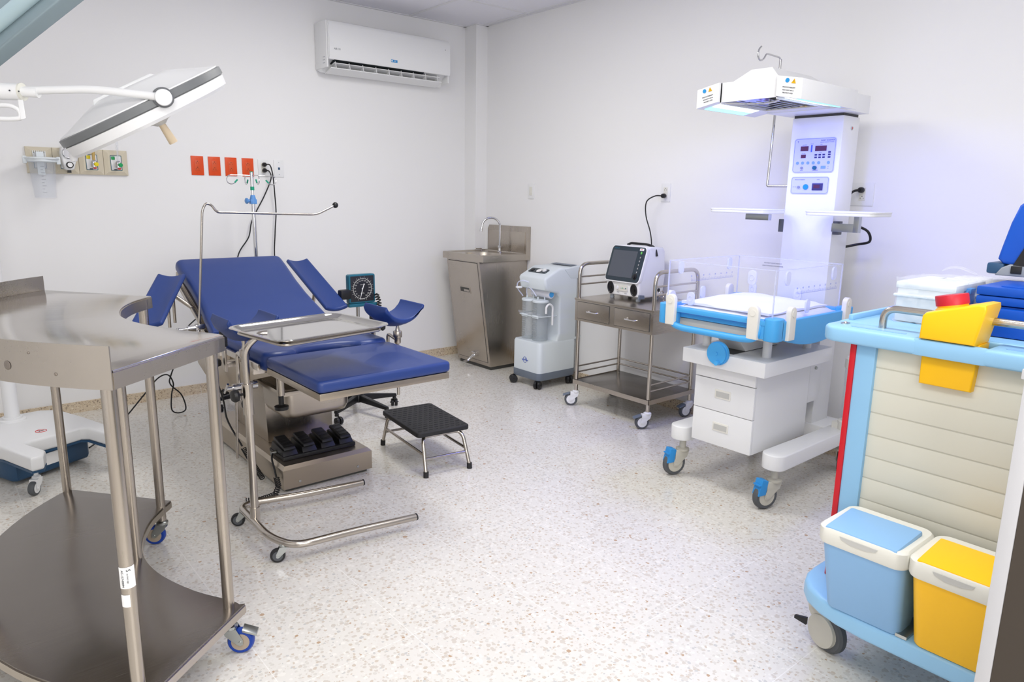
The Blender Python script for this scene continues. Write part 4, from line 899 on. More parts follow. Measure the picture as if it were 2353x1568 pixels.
for a in ((-1.775, -1.755, -4.31, -4.16), (-1.775, -1.755, -4.9, -4.545)): MB('binblue').prism(rrect(a[0], a[1], a[2], a[3], .009), 1.0449, 1.0462, 'z').build('tray_recess', t)
MB('zinc').prism([(.020*math.cos(k*PI/8)-1.735, .011*math.sin(k*PI/8)-4.128) for k in range(16)], 1.045, 1.0468).m('chrome').ball((-1.735, -4.128, 1.047), .005).build('push_button', t)
MB('cartblue').box(-1.66, -1.19, -4.115, -4.10, 1.044, 1.062, .005).build('back_lip', t)
MB('tube').tube([V(-1.722, -4.228, 1.03), V(-1.722, -4.228, 1.103), V(-1.722, -5.0, 1.103), V(-1.722, -5.0, 1.03)], .0105, 14, .045).build('top_rail', t)
# base with overhang carrying the two bins
q = MB('cartblue')
base = [(-1.20, -5.05), (-1.19, -4.12), (-1.74, -4.118), (-1.79, -4.122), (-1.835, -4.138), (-1.875, -4.17), (-1.905, -4.22), (-1.925, -4.28), (-1.935, -4.36), (-1.94, -5.05)]
q.prism(base, .205, .262, 'z', .014, 4); q.build('base_bumper', t, angle=50)
for y in (-4.30, -4.62): pass
MB('zinc').box(-1.93, -1.80, -4.47, -4.44, .262, .272, .002).box(-1.80, -1.79, -4.49, -4.42, .262, .35, .002).build('bin_bracket', t)
for x, y in ((-1.73, -4.125), (-1.30, -4.19), (-1.765, -4.95), (-1.30, -4.95)):
    c = caster(t, x, y-.02, .205, .064, .03, -1.9, 'greywheel', 'rubber_g', 'greywheel')
    Mx = rotz(-1.9, (x-.012, y-.02-.033, 0))
    MB('greywheel').at(rotz(-1.9, (x+math.cos(-1.9)*.035, y-.02+math.sin(-1.9)*.035, 0))).lathe([(.052, -.024), (.054, -.018), (.054, .018), (.052, .024)], (0, 0, .064), (0, 1, 0), 32).build('hub_cover', c)
MB('black').hexa([V(-1.80, -4.14, .085), V(-1.79, -4.14, .085), V(-1.79, -4.10, .09), V(-1.80, -4.10, .09), V(-1.80, -4.14, .110), V(-1.79, -4.14, .110), V(-1.79, -4.10, .10), V(-1.80, -4.10, .10)], .001).build('brake_tab', t)

def bin_(y0, y1, key, kl, lab, dz=0):
    t = thing('waste_bin', lab, 'waste bin', (-1.89, (y0+y1)/2, .263))
    xa, xb = -2.005, -1.792; z0, z1 = .263, .485
    def rg(dx, dy, z, r=.025): return [V(a, b, z) for a, b in rrect(xa+dx, xb-dx*.6, y0+dy, y1-dy, r, 6)]
    MB(key).rings([rg(.075, .016, z0, .02), rg(.070, .012, z0+.006), rg(.014, .004, z1, .03)]).build('bucket', t, angle=50)
    q = MB('offwhite').rings([rg(.008, -.001, z1-.006, .03), rg(.004, -.004, z1+.002, .032), rg(.002, -.004, z1+.038, .034), rg(.008, .002, z1+.044, .032), rg(.022, .012, z1+.042, .026)]); q.build('rim', t, angle=50)
    F = Matrix.Translation((0, 0, 0))
    q = MB(key).hexa([V(xa+.004, y0+.016, z1+.030), V(xb-.05, y0+.016, z1+.040), V(xb-.05, y1-.016, z1+.040), V(xa+.004, y1-.016, z1+.030), V(xa+.006, y0+.020, z1+.046), V(xb-.05, y0+.018, z1+.054), V(xb-.05, y1-.018, z1+.054), V(xa+.006, y1-.020, z1+.046)], .006); q.build('lid', t)
    ym = (y0+y1)/2; w = (y1-y0)*.22
    q = MB('crease').prism([(ym-w, z1+.032), (ym+w, z1+.032), (ym+w*.9, z1+.024), (ym+w*.4, z1+.017), (ym-w*.4, z1+.017), (ym-w*.9, z1+.024)], xa-.0005, xa+.004, 'x'); q.build('finger_slot', t)
    return t
bin_(-4.462, -4.236, 'binblue', 0, 'light blue pedal bin with cream rim on the cart base')
bin_(-4.680, -4.470, 'yellow', 0, 'yellow bin with cream rim on the cart base, right of the blue bin')

t = thing('sharps_container', 'yellow sharps container with red lid hooked in the cart top', 'sharps container', (-1.76, -4.43, .9))
F = frame((-1.785, -4.43, 0), (0, -1, 0), (0, 0, 1))   # u = -y (to the right), v = z, w = -x (towards the camera)
up_ = [(-.072, 1.047), (.058, 1.047), (.074, 1.140), (.072, 1.152), (.055, 1.153), (-.062, 1.118), (-.070, 1.108)]
MB('yellow').at(F).prism(up_, -.085, .028, 'z', .006, 3).build('upper_body', t, angle=50)
q = MB('yellow').at(F).prism([(-.070, .920), (.055, .920), (.062, 1.046), (-.072, 1.046)], -.080, -.006, 'z', .005, 3); q.build('lower_body', t, angle=50)
ax = V(0, .22, 1).normalized()
o_ = V(-1.750, -4.412, 1.118)
MB('yellow').lathe([(.040, -.01), (.040, .012), (.036, .016), (.036, .024)], o_, ax, 32).build('neck', t)
MB('red').lathe([(.0385, .020), (.0385, .045), (.037, .047), (.01, .048)], o_, ax, 40).build('lid', t, 'ribbed dark red lid')

t = thing('storage_box', 'translucent white plastic box wrapped in clear film on the cart', 'box', (-1.40, -4.26, 1.045))
q = MB('boxgrey').box(-1.565, -1.33, -4.350, -4.192, 1.046, 1.150, .010).box(-1.572, -1.325, -4.356, -4.186, 1.122, 1.130, .003); q.build('container', t)
MB('boxgrey').box(-1.569, -1.327, -4.354, -4.188, 1.146, 1.168, .008).build('lid', t)
MB('azure_d').box(-1.50, -1.44, -4.362, -4.355, 1.085, 1.150, .003).box(-1.49, -1.45, -4.366, -4.35, 1.14, 1.156, .003).build('latch', t, 'blue latch')
random.seed(11)
def crumple(x0, x1, y0, y1, z0, z1, amp, par, name):
    def pt(i, j, n, m, f): return f
    nu, nv = 26, 14; R = []
    for j in range(nv+1):
        z = z0+(z1-z0)*min(1, j/(nv-4)); row = []
        sh = 1 if j <= nv-4 else 1-(j-(nv-4))*.24
        for i in range(nu*2):
            a = i/(nu*2)*2*PI; c, s_ = math.cos(a), math.sin(a); k = 1/max(abs(c), abs(s_)); cc = c*k*.97; ss = s_*k*.97
            n_ = amp*(random.random()-.5)
            row.append(V((x0+x1)/2+(x1-x0)/2*cc*sh+n_*(abs(c) > .6), (y0+y1)/2+(y1-y0)/2*ss*sh+n_*(abs(s_) > .6), z+amp*.5*(random.random()-.5)))
        R.append(row)
    MB('wrap').rings(R, cap=True).build(name, par, angle=20)
crumple(-1.578, -1.318, -4.372, -4.184, 1.047, 1.176, .010, t, 'clear_wrapping')
bl = ['deep blue plastic case on the cart, upper of the two stacked', 'deep blue plastic case on the cart, lower of the two stacked']
for k, (z0, z1, dy, dx) in enumerate(((1.130, 1.179, 0, 0), (1.0465, 1.1235, .012, -.01))):
    t = thing('plastic_case', bl[k], 'case', (-1.5, -4.55, z0), group='blue plastic cases stacked on the cart')
    y1 = -4.412+dy; x0 = -1.60+dx
    MB('boxblue').box(x0, -1.36, -4.80, y1, z0, z0+(z1-z0)*.48, .006).build('case_base', t)
    MB('boxblue').box(x0-.001, -1.359, -4.801, y1+.001, z0+(z1-z0)*.5, z1, .006).box(x0+.02, -1.42, -4.76, y1-.05, z1-.002, z1+.004, .003).build('case_lid', t)
t = thing('plastic_film', 'loose clear plastic sheet lying behind the wrapped box on the cart', 'plastic sheet', (-1.3, -4.4, 1.1))
P = []
for i in range(15):
    row = []
    for j in range(9):
        u, v = i/14, j/8; row.append(V(-1.310+.10*v, -4.22-.36*u, 1.186-.012*u+.012*math.sin(9*u+2*v)*(1-u)+.006*math.sin(17*u)))
    P.append(row)
MB('wrap').shell(P, .0015).build('sheet', t, angle=30)
MB('white').box(-1.30, -1.20, -4.85, -4.25, 1.046, 1.170, .01).build('carton', t)
t = thing('head_immobilizer', 'deep blue upright pad with black strap on a grey base at the cart back', 'immobilizer', (-1.3, -4.45, 1.19))
MB('grey').prism([(-4.385, 1.192), (-4.40, 1.215), (-4.42, 1.226), (-4.80, 1.220), (-4.80, 1.192)], -1.38, -1.26, 'x', .004).build('base_plate', t)
MB('navy').box(-1.375, -1.27, -4.405, -4.36, 1.195, 1.228, .008).build('hinge', t)
MB('black').box(-1.385, -1.378, -4.452, -4.425, 1.200, 1.222, .002).build('buckle', t)
MB('boxblue').prism([(-4.385, 1.240), (-4.39, 1.27), (-4.405, 1.345), (-4.420, 1.395), (-4.440, 1.412), (-4.56, 1.41), (-4.60, 1.36), (-4.60, 1.23), (-4.44, 1.222), (-4.40, 1.226)], -1.375, -1.30, 'x', .010).build('pad', t)
MB('black').hexa([V(-1.380, -4.455, 1.222), V(-1.376, -4.455, 1.222), V(-1.376, -4.428, 1.224), V(-1.380, -4.428, 1.224), V(-1.380, -4.52, 1.36), V(-1.376, -4.52, 1.36), V(-1.376, -4.488, 1.37), V(-1.380, -4.488, 1.37)]).build('strap', t)

# ------------------------------------------------------------------ delivery bed
t = thing('delivery_bed', 'stainless steel gynaecological delivery bed with blue vinyl cushions', 'delivery bed', (-2.4, -1.7, 0))
bc = -2.405
base = [(-2.62, -2.0), (-2.155, -2.0), (-2.155, -.95), (-2.62, -.95)]
q = MB('steel_bed').rings([[V(a, b, .018) for a, b in base], [V(a, b, .112) for a, b in base], [V(-2.605, -1.982, .128), V(-2.170, -1.982, .128), V(-2.170, -.965, .128), V(-2.605, -.965, .128)]])
q.m('seam').box(-2.60, -2.175, -1.98, -.97, 0, .02); q.build('base_cover', t, angle=20)
for x in (-2.54, -2.235): MB('zinc').lathe([(.007, 0), (.006, .003), (.002, .004)], (x, -2.0, .045), (0, -1, 0), 14).build('screw', t)
MB('steel_z').hexa([V(-2.54, -1.62, .128), V(-2.185, -1.62, .128), V(-2.185, -1.15, .128), V(-2.54, -1.15, .128), V(-2.55, -1.60, .60), V(-2.175, -1.60, .60), V(-2.175, -1.1, .60), V(-2.55, -1.1, .60)], .002).build('lift_column', t)
shr = [(-.90, .60), (-.90, .50), (-.94, .437), (-1.07, .392), (-1.24, .376), (-1.50, .378), (-1.66, .39), (-1.80, .52), (-2.02, .585), (-2.02, .612)]
for x in (-2.665, -2.155): MB('steel_bed').prism(shr, x, x+.012, 'x', .001).build('side_shroud', t)
MB('steel_bed').box(-2.665, -2.143, -2.06, -.92, .600, .618, .002).build('seat_frame', t)
MB('paper').box(-2.6665, -2.665, -1.56, -1.51, .402, .43).build('rating_label', t)
for s in (-1, 1):
    x = bc+s*.33
    q = MB('tube').box(x-.006, x+.006, -2.08, -1.43, .632, .660, .001)
    for y in (-2.0, -1.55): q.box(min(x, x-s*.06), max(x, x-s*.06), y-.012, y+.012, .60, .645, .001)
    q.build('accessory_rail', t)
# cushions
def pad(name, poly, Mx, th, b, key='blue_vinyl', par=None, lab=None):
    return MB(key).prism(poly, -th, 0, 'z', b, 5, Mx=Mx).build(name, par or t, lab, angle=60)
# seat with curved front cut-out
cut = [(bc+.16*math.cos(a), -2.088+.062*math.sin(a)) for a in [PI*k/12 for k in range(13)]]
poly = [(bc-.312, -1.47), (bc-.312, -2.055), (bc-.295, -2.086), (bc-.25, -2.092)]+list(reversed(cut))+[(bc+.25, -2.092), (bc+.295, -2.086), (bc+.312, -2.055), (bc+.312, -1.47)]
pad('seat_cushion', poly, Matrix.Translation((0, 0, .706)), .085, .026)
# foot section
Mf = Matrix.Translation((0, 0, .692))
pad('foot_cushion', rrect(bc-.305, bc+.308, -2.625, -2.094, .022, 4), Mf, .048, .016)
MB('steel_bed').box(bc-.298, bc+.300, -2.618, -2.09, .615, .643, .002).build('foot_frame', t)
# backrest
up_d = V(0, .9041, .4273)
Mb = frame((bc, -1.455, .7075), (1, 0, 0), up_d)
L = .735
poly = [(-.325, 0), (.325, 0), (.318, .10), (.300, .30), (.298, .45), (.305, .62)]+[(.305-.04+.04*math.cos(a), L-.04+.04*math.sin(a)) for a in [PI/2*k/5 for k in range(6)]]+[(-.305+.04-.04*math.sin(a), L-.04+.04*math.cos(a)) for a in [PI/2*k/5 for k in range(6)]]+[(-.305, .62), (-.298, .45), (-.300, .30), (-.318, .10)]
pad('backrest_cushion', poly, Mb, .075, .030)
q = MB('steel_bed').at(Mb).box(-.297, .297, .0, L-.02, -.105, -.079, .002); q.build('backrest_frame', t)
for s in (-1, 1): MB('steel').at(Mb).box(*sorted((s*.300, s*.314)), .08, L-.14, -.118, -.095, .001).build('backrest_rail', t)
# leg supports
def cup(name, cx, s):
    cy, cz = (-2.05, .800) if s > 0 else (-2.045, .812)
    R = []
    for j in range(11):
        v = j/10; y = cy+.108-.216*v; e = math.sin(PI*min(1, max(0, v*.86+.07)))**.5; row = []; inn = []
        for i in range(17):
            a = math.radians(194+152*i/16); inn.append((cx+.106*math.cos(a)*(.93+.07*e), cz+.092+.088*math.sin(a)))
        outp = []
        for i in range(17):
            u = i/16; x_, z_ = inn[16-i]; left = 1-(16-i)/16
            th = (.030+.050*left**1.3*(1.15-.5*v))*math.sin(PI*min(1, max(0, .10+.80*(1-u) if u > .5 else .10+.80*u+.0)))**.45*e
            outp.append((x_+(.012 if i < 2 else (-.012 if i > 14 else 0)), z_-th))
        R.append([V(x, y, z) for x, z in inn+outp])
    o = MB('blue_vinyl_d').rings(R).build(name, t, angle=60)
    bv = o.modifiers.new('soft', 'BEVEL'); bv.width = .007; bv.segments = 3; bv.limit_method = 'ANGLE'; bv.angle_limit = math.radians(55)
    return o
for s, px, py in ((1, -2.028, -2.06), (-1, -2.782, -2.05)):
    cup('leg_support_cushion', px-s*.012, s)
    q = MB('tube').box(px-.035, px+.035, py-.028, py+.028, .792, .800, .001).lathe([(.013, .725), (.008, .75), (.014, .79)], (px, py, 0), n=16); q.build('support_plate', t)
    MB('steel_z').lathe([(.014, .665), (.016, .670), (.016, .695), (.021, .697), (.022, .703), (.022, .725), (.020, .729)], (px, py, 0), n=24).build('locking_collar', t)
    MB('tube').cyl((px, py, .27 if s < 0 else .40), (px, py, .668), .0075, n=14).lathe([(.0075, .61), (.012, .62), (.012, .645), (.0075, .655)], (px, py, 0), n=16).build('support_rod', t)
    xb = bc+s*.345
    q = MB('tube').tube([V(px, py, .680), V(px-s*.0, py+.095, .700), V(px, py+.10, .48)], .0085, 12, .02); q.build('support_arm', t)
    q = MB('chrome').cyl((xb-s*.02, py+.02, .560), (xb+s*.085, py+.02, .560), .017, n=18).cyl((px-.001, py, .548), (px-.001, py, .575), .016, n=16)
    q.cyl((xb+s*.085, py+.02, .56), (xb+s*.11, py+.02, .56), .008, n=12).cyl((xb+s*.11, py-.0, .585), (xb+s*.11, py+.05, .535), .005, n=10); q.build('rail_clamp', t)
    MB('black').lathe([(.004, 0), (.026, .004), (.028, .014), (.024, .022), (.006, .024)], (px, py-.02, .49), (s*.9, -.4, 0), 10).build('clamp_knob', t)
    MB('tube').tube([V(px+s*.02, py+.08, .50), V(px+s*.02, py+.12, .20)], .006, 10).build('hanging_rod', t) if s < 0 else None
# push grips
for s in (-1, 1):
    gx = bc+s*.383; gy = -1.80
    q = MB('rubber')
    for k in range(7): q.lathe([(.0165, .700+.0105*k), (.0175, .704+.0105*k), (.0165, .7095+.0105*k)], (gx, gy, 0), n=16)
    q.cyl((gx, gy, .70), (gx, gy, .772), .0165, n=16); q.build('hand_grip', t)
    MB('steel_z').box(gx-.006, gx+.006, gy-.018, gy+.018, .58, .70, .004).box(*sorted((gx, gx-s*.05)), gy-.01, gy+.01, .600, .622, .001).build('grip_bracket', t)
    MB('black').lathe([(.006, 0), (.018, .006), (.020, .020), (.010, .026)], (gx+s*.012, gy+.02, .622), (s, -.2, 0), 8).build('grip_knob', t)
# arm supports
def armrest(A, B, wv, lab):
    """A top end, B lower end (centres of the upper face); wv = across direction"""
    A, B, wv = Vector(A), Vector(B), Vector(wv).normalized(); d = (A-B); Ln = d.length; Fm = frame(B, wv, d)
    P = []
    for i in range(13):
        u = -1+2*i/12; row = []
        for j in range(13):
            v = j/12; row.append(Fm @ V(u*.066, Ln*v, .018*abs(u)**2.0 - .0))
        P.append(row)
    q = MB('blue_vinyl_d').shell(P, .024); o = q.build('arm_support_cushion', t, angle=60)
    bv = o.modifiers.new('soft', 'BEVEL'); bv.width = .009; bv.segments = 3; bv.limit_method = 'ANGLE'; bv.angle_limit = math.radians(50)
    return Fm, Ln
Fm, Ln = armrest((-1.938, -.665, .962), (-1.938, -1.215, .722), (1, 0, 0), '')
q = MB('steel').at(Fm).box(-.02, .02, .12, .40, -.05, -.026, .002).cyl((0, .3, -.05), (0, .3, -.13), .011).cyl((0, .3, -.12), (-.18, .3, -.15), .010); q.build('arm_support_bracket', t)
Fm, Ln = armrest((-2.765, -.93, .938), (-3.000, -1.34, .752), (.87, -.50, 0), '')
q = MB('steel').at(Fm).box(-.02, .02, .20, .44, -.05, -.026, .002).cyl((0, .40, -.04), (.12, .36, -.12), .011); q.build('arm_support_bracket', t)
for (x, y, z0, z1) in ((-2.845, -1.13, .69, .80), (-2.80, -1.06, .70, .86)): MB('steel_z').cyl((x, y, z0), (x, y, z1), .008, n=12).build('hanging_rod', t)
# anaesthesia screen bar clamped to the left rail
MB('tube').tube([V(-2.742, -1.27, .685), V(-2.735, -1.275, .76), V(-2.692, -1.30, 1.30), V(-2.672, -1.30, 1.335), V(-2.645, -1.30, 1.325), V(-2.622, -1.30, 1.288), V(-2.58, -1.30, 1.288), V(-2.085, -1.30, 1.274), V(-1.972, -1.30, 1.325)], .0062, 12, .035).build('screen_bar', t)
MB('black').ball((-1.968, -1.30, 1.327), .0165).build('bar_knob', t, 'black ball knob')
MB('chrome').cyl((-2.80, -1.28, .700), (-2.76, -1.28, .700), .016, n=18).cyl((-2.845, -1.28, .700), (-2.80, -1.28, .700), .007, n=12).cyl((-2.845, -1.28, .708), (-2.845, -1.28, .66), .007, n=12).box(-2.762, -2.715, -1.295, -1.262, .690, .720, .003).cyl((-2.745, -1.28, .66), (-2.745, -1.28, .70), .010, n=14).build('bar_clamp', t)
# drain basin and its runner frame
zt = .478
q = MB('steel').box(-2.60, -2.21, -1.985, -1.962, zt-.012, zt+.008, .001).box(-2.60, -2.582, -1.97, -1.60, zt-.012, zt+.008, .001).box(-2.228, -2.21, -1.97, -1.60, zt-.012, zt+.008, .001); q.build('basin_runner', t)
def br(dx, r, z): return [V(a, b, z) for a, b in rrect(-2.578+dx, -2.232-dx, -1.958+dx, -1.64-dx, r, 6)]
q = MB('steel').rings([br(.03, .04, .335), br(.014, .05, .342), br(.004, .05, .37), br(0, .045, zt+.01), br(-.004, .045, zt+.012)]); q.build('drain_basin', t, angle=50)
MB('steel_z').cyl((-2.635, -2.06, .50), (-2.635, -2.06, .60), .017, n=16).m('black').cyl((-2.635, -2.06, .445), (-2.635, -2.06, .51), .012, n=12).lathe([(.010, .430), (.030, .434), (.032, .450), (.014, .456)], (-2.635, -2.06, 0), n=10).build('height_knob', t)
# hand control cable with coil
MB('cable').tube(smooth([V(-2.70, -1.30, .50), V(-2.70, -1.45, .35), V(-2.70, -1.50, .25), V(-2.675, -1.62, .14)], 8), .0045, 8).build('control_cable', t)
MB('cable').tube(coil_path([V(-2.672, -1.63, .13), V(-2.665, -1.74, .075), V(-2.66, -1.84, .035)], .011, .0105, 12), .0026, 6).build('coiled_cable', t)
MB('steel_bed').box(-2.71, -2.12, -1.49, -1.40, .560, .602, .002).build('hinge_beam', t)

# foot control on the bed base
t = thing('foot_control', 'black four-pedal foot control resting on the steel bed base', 'foot control', (-2.38, -1.82, .128))
MB('black').box(-2.585, -2.205, -1.925, -1.745, .1285, .150, .006).build('base', t)
for k in range(4):
    x = -2.545+.098*k; hz = .0
    q = MB('black').hexa([V(x-.038, -1.918, .150), V(x+.038, -1.918, .150), V(x+.038, -1.76, .150), V(x-.038, -1.76, .150), V(x-.034, -1.90, .175), V(x+.034, -1.90, .175), V(x+.034, -1.77, .190), V(x-.034, -1.77, .190)], .004); pd = q.build('pedal_housing', t)
    q = MB('black').hexa([V(x-.030, -1.912, .177), V(x+.030, -1.912, .177), V(x+.030, -1.775, .200), V(x-.030, -1.775, .200), V(x-.027, -1.905, .190), V(x+.027, -1.905, .190), V(x+.027, -1.78, .214), V(x-.027, -1.78, .214)], .004)
    for j in range(4): q.hexa([V(x-.024, -1.89+.03*j, .192+.0052*j), V(x+.024, -1.89+.03*j, .192+.0052*j), V(x+.024, -1.878+.03*j, .194+.0052*j), V(x-.024, -1.878+.03*j, .194+.0052*j), V(x-.024, -1.89+.03*j, .195+.0052*j), V(x+.024, -1.89+.03*j, .195+.0052*j), V(x+.024, -1.878+.03*j, .197+.0052*j), V(x-.024, -1.878+.03*j, .197+.0052*j)])
    q.build('pedal', t)
MB('zinc').cyl((-2.585, -1.83, .15), (-2.61, -1.83, .15), .010).build('cable_gland', t)
MB('cable').tube(smooth([V(-2.60, -1.83, .15), V(-2.625, -1.88, .14), V(-2.633, -1.93, .10), V(-2.638, -1.96, .075)], 6), .0045, 8).build('cable', t)
MB('cable').tube(coil_path([V(-2.638, -1.96, .075), V(-2.645, -2.0, .045), V(-2.67, -2.02, .018), V(-2.75, -2.03, .016), V(-2.80, -2.0, .016)], .0115, .0105, 12), .0026, 6).build('coiled_cable', t)

# ------------------------------------------------------------------ mayo stand
t = thing('mayo_stand', 'stainless steel instrument tray stand with U-shaped wheeled foot', 'instrument stand', (-2.87, -2.35, 0))
ly = -2.335
q = MB('tube').tube([V(-2.335, -2.240, .066), V(-2.60, -2.212, .069), V(-2.83, -2.170, .078), V(-2.888, -2.20, .078), V(-2.892, -2.53, .078), V(-2.845, -2.655, .078), V(-2.60, -2.668, .071), V(-2.335, -2.702, .066)], .0145, 16, .07); q.build('foot_frame', t)
for y in (-2.240, -2.702): MB('rubber').cyl((-2.337, y, .066), (-2.331, y, .066), .015, n=16).build('end_cap', t)
px, py = -2.925+.0, -2.345
px = -2.880
MB('tube').cyl((px, py, .065), (px, py, .135), .0195, n=18).build('socket_tube', t)
MB('tube').cyl((px, py, .10), (px, py, .56), .016, n=18).cyl((px, py, .53), (px, py, .655), .0205, n=18).build('outer_column', t)
MB('tube').tube([V(px, py, .62), V(px, py, .80), V(px+.055, py-.02, .852), V(px+.08, py-.03, .853)], .0128, 14, .05).build('inner_column', t)
MB('black').lathe([(.005, 0), (.006, .02), (.024, .024), (.027, .034), (.022, .044), (.006, .046)], (px-.018, py, .615), (-1, -.15, 0), 10).build('lock_knob', t)
th = math.radians(9.0); tc_ = V(-2.635, -2.405, .872); Mt = Matrix.Translation(tc_) @ Matrix.Rotation(th, 4, 'Z')
def tr(d, r, z): return [Mt @ V(a, b, z) for a, b in rrect(-.262+d, .262-d, -.206+d, .206-d, r, 8)]
q = MB('steel_tray').rings([tr(.034, .045, -.0165), tr(.030, .047, -.0160), tr(.010, .058, -.002), tr(.004, .060, .0015), tr(0, .062, .0005), tr(-.001, .062, -.002), tr(.003, .060, -.002), tr(.010, .058, -.006), tr(.030, .047, -.0185), tr(.034, .045, -.019)], cap=False)
P = tr(.034, .045, -.0165); q.rings([P, [Mt @ V(a, b, -.0167) for a, b in rrect(-.1, .1, -.05, .05, .02, 8)]], cap=True)
q.build('tray', t, angle=50)
q = MB('tube').tube([Mt @ V(a, b, -.024) for a, b in rrect(-.228, .228, -.172, .172, .03, 4)], .0055, 10, closed=True); q.build('tray_holder', t)
for x, y, a in ((-2.868, -2.60, 2.75), (-2.882, -2.205, 2.6)): caster(t, x, y, .070, .0285, .020, a, 'zinc', 'rubber', 'rubber_g')

# ------------------------------------------------------------------ step stool
t = thing('step_stool', 'low steel step stool with black chequered rubber top', 'step stool', (-1.825, -1.98, 0), math.radians(-7), local=True)
MB('rubber').prism(rrect(-.150, .150, -.235, .225, .022), .196, .222, 'z', .006).build('step_pad', t)
q = MB('rubber').box(-.13, .13, -.215, .205, .2210, .2216)
for i in range(9):
    for j in range(14):
        x = -.125+.031*i+(.0155 if j % 2 else 0); y = -.208+.0315*j
        if abs(x) < .135: q.box(x-.010, x+.010, y-.003, y+.003, .2215, .2238, .001)
q.at(None)
q.build('tread_pattern', t)
for y0 in (-1, 1):
    fy = y0*.275
    MB('tube').tube([V(-.125, fy, .02), V(-.115, y0*.225, .165), V(-.10, y0*.20, .188), V(.10, y0*.20, .188), V(.115, y0*.225, .165), V(.125, fy, .02)], .0095, 12, .035).build('leg_frame', t)
    for s in (-1, 1):
        MB('rubber').cyl((s*.1255, fy+y0*.001, 0), (s*.1245, fy, .030), .0135, n=16).build('foot_cap', t)
    MB('tube').cyl((-.119, y0*.250, .085), (.119, y0*.250, .085), .0075, n=12).build('stretcher', t)
for s in (-1, 1): MB('tube').cyl((s*.117, -.238, .105), (s*.117, .238, .105), .0075, n=12).build('side_stretcher', t)

# ------------------------------------------------------------------ infusion stand behind the bed
def star_base(t, x, y, R, a0, hub=.035, zt=.105, key='black'):
    MB(key).lathe([(hub, .075), (hub, .125), (hub*.6, .145)], (x, y, 0), n=20).build('base_hub', t)
    for k in range(5):
        a = a0+k*2*PI/5; c, s = math.cos(a), math.sin(a); nx_, ny_ = -s, c
        def pt(r, w, z): return V(x+c*r+nx_*w, y+s*r+ny_*w, z)
        MB(key).hexa([pt(.02, -.020, .080), pt(R, -.013, .068), pt(R, .013, .068), pt(.02, .020, .080), pt(.02, -.016, zt+.02), pt(R, -.010, .088), pt(R, .010, .088), pt(.02, .016, zt+.02)], .004).build('base_leg', t)
        caster(t, x+c*(R-.012), y+s*(R-.012), .07, .024, .042, a+1.2, 'black', 'black', 'black', twin=True)
t = thing('infusion_stand', 'infusion stand with four hooks and blue clamp behind the bed backrest', 'infusion stand', (-2.125, -.45, 0))
ix, iy = -2.122, -.45
star_base(t, ix, iy, .33, math.radians(190))
MB('chrome').cyl((ix, iy, .12), (ix, iy, 1.345), .0125, n=18).build('outer_pole', t)
MB('chrome').cyl((ix, iy, 1.33), (ix, iy, 1.41), .0075, n=14).cyl((ix+.0, iy, 1.42), (ix, iy, 1.515), .011, n=16).build('inner_pole', t)
MB('lblue').lathe([(.020, 1.318), (.020, 1.345), (.013, 1.372)], (ix, iy, 0), n=18).box(ix-.02, ix+.02, iy-.018, iy+.018, 1.315, 1.346, .004).cyl((ix-.02, iy, 1.335), (ix-.034, iy, 1.335), .010).lathe([(.006, 0), (.018, .003), (.019, .012), (.010, .018)], (ix-.032, iy, 1.335), (-1, -.1, 0), 12).build('height_clamp', t, 'light blue plastic clamp and knob')
MB('green').cyl((ix, iy, 1.402), (ix, iy, 1.425), .0125, n=18).cyl((ix, iy, 1.513), (ix, iy, 1.519), .0112, n=18).build('pole_cap', t, 'green plastic ring')
for k in range(4):
    a = math.radians(-4+90*k); c, s = math.cos(a), math.sin(a)
    L_ = .155; pts = [V(ix, iy, 1.494)]+[V(ix+c*(L_-.028), iy+s*(L_-.028), 1.494)]
    for m_ in range(1, 12):
        b = PI/2-m_*PI*1.32/11; pts.append(V(ix+c*(L_-.028+.028*math.cos(b)), iy+s*(L_-.028+.028*math.cos(b)), 1.466+.028*math.sin(b)))
    h = MB('chrome').tube(pts, .0030, 8).build('hook', t)
    e = pts[-1]; d = (pts[-1]-pts[-2]).normalized()
    MB('green').cyl(e-d*.004, e+d*.022, .0048, n=12).build('hook_tip', h, 'green plastic tip')

# ------------------------------------------------------------------ blood pressure gauge stand
t = thing('blood_pressure_stand', 'blood pressure gauge with square black dial on a wheeled stand behind the bed', 'blood pressure monitor', (-1.73, -1.06, 0))
gx, gy = -1.715, -1.05
star_base(t, gx-.02, gy-.01, .27, math.radians(212))
MB('chrome').cyl((gx, gy, .12), (gx, gy, .73), .012, n=16).build('pole', t)
Fg = frame((gx+.005, gy-.045, .812), (1, 0, 0), (0, 0, 1))
MB('teal').at(Fg).prism(rrect(-.090, .090, -.090, .090, .012), -.03, .012, 'z', .003).box(-.095, .10, -.112, -.092, -.06, .020, .004).build('gauge_case', t)
fc = MB('gaugeblack').at(Fg).box(-.080, .080, -.080, .080, .011, .0135, .001).build('gauge_face', t)
q = MB('crease').at(Fg)
q.tube([V(.063*math.cos(2*PI*k/48), .063*math.sin(2*PI*k/48), .0138) for k in range(48)], .0018, 4, closed=True)
for k in range(31):
    a = math.radians(248-316*k/30); r2 = .070 if k % 2 else .077
    q.tube([V(.063*math.cos(a), .063*math.sin(a), .0138), V(r2*math.cos(a), r2*math.sin(a), .0138)], .0009, 4)
for k in range(15):
    a = math.radians(238-296*k/14); q.text(str(20+20*k), .0105, Matrix.Translation((.051*math.cos(a), .051*math.sin(a), .0137)))
q.text('mmHg', .009, Matrix.Translation((.0, -.028, .0137))).text('ANEROID', .007, Matrix.Translation((0, .025, .0137))).text('LATEX FREE', .006, Matrix.Translation((0, -.066, .0137)))
q.build('dial_print', fc)
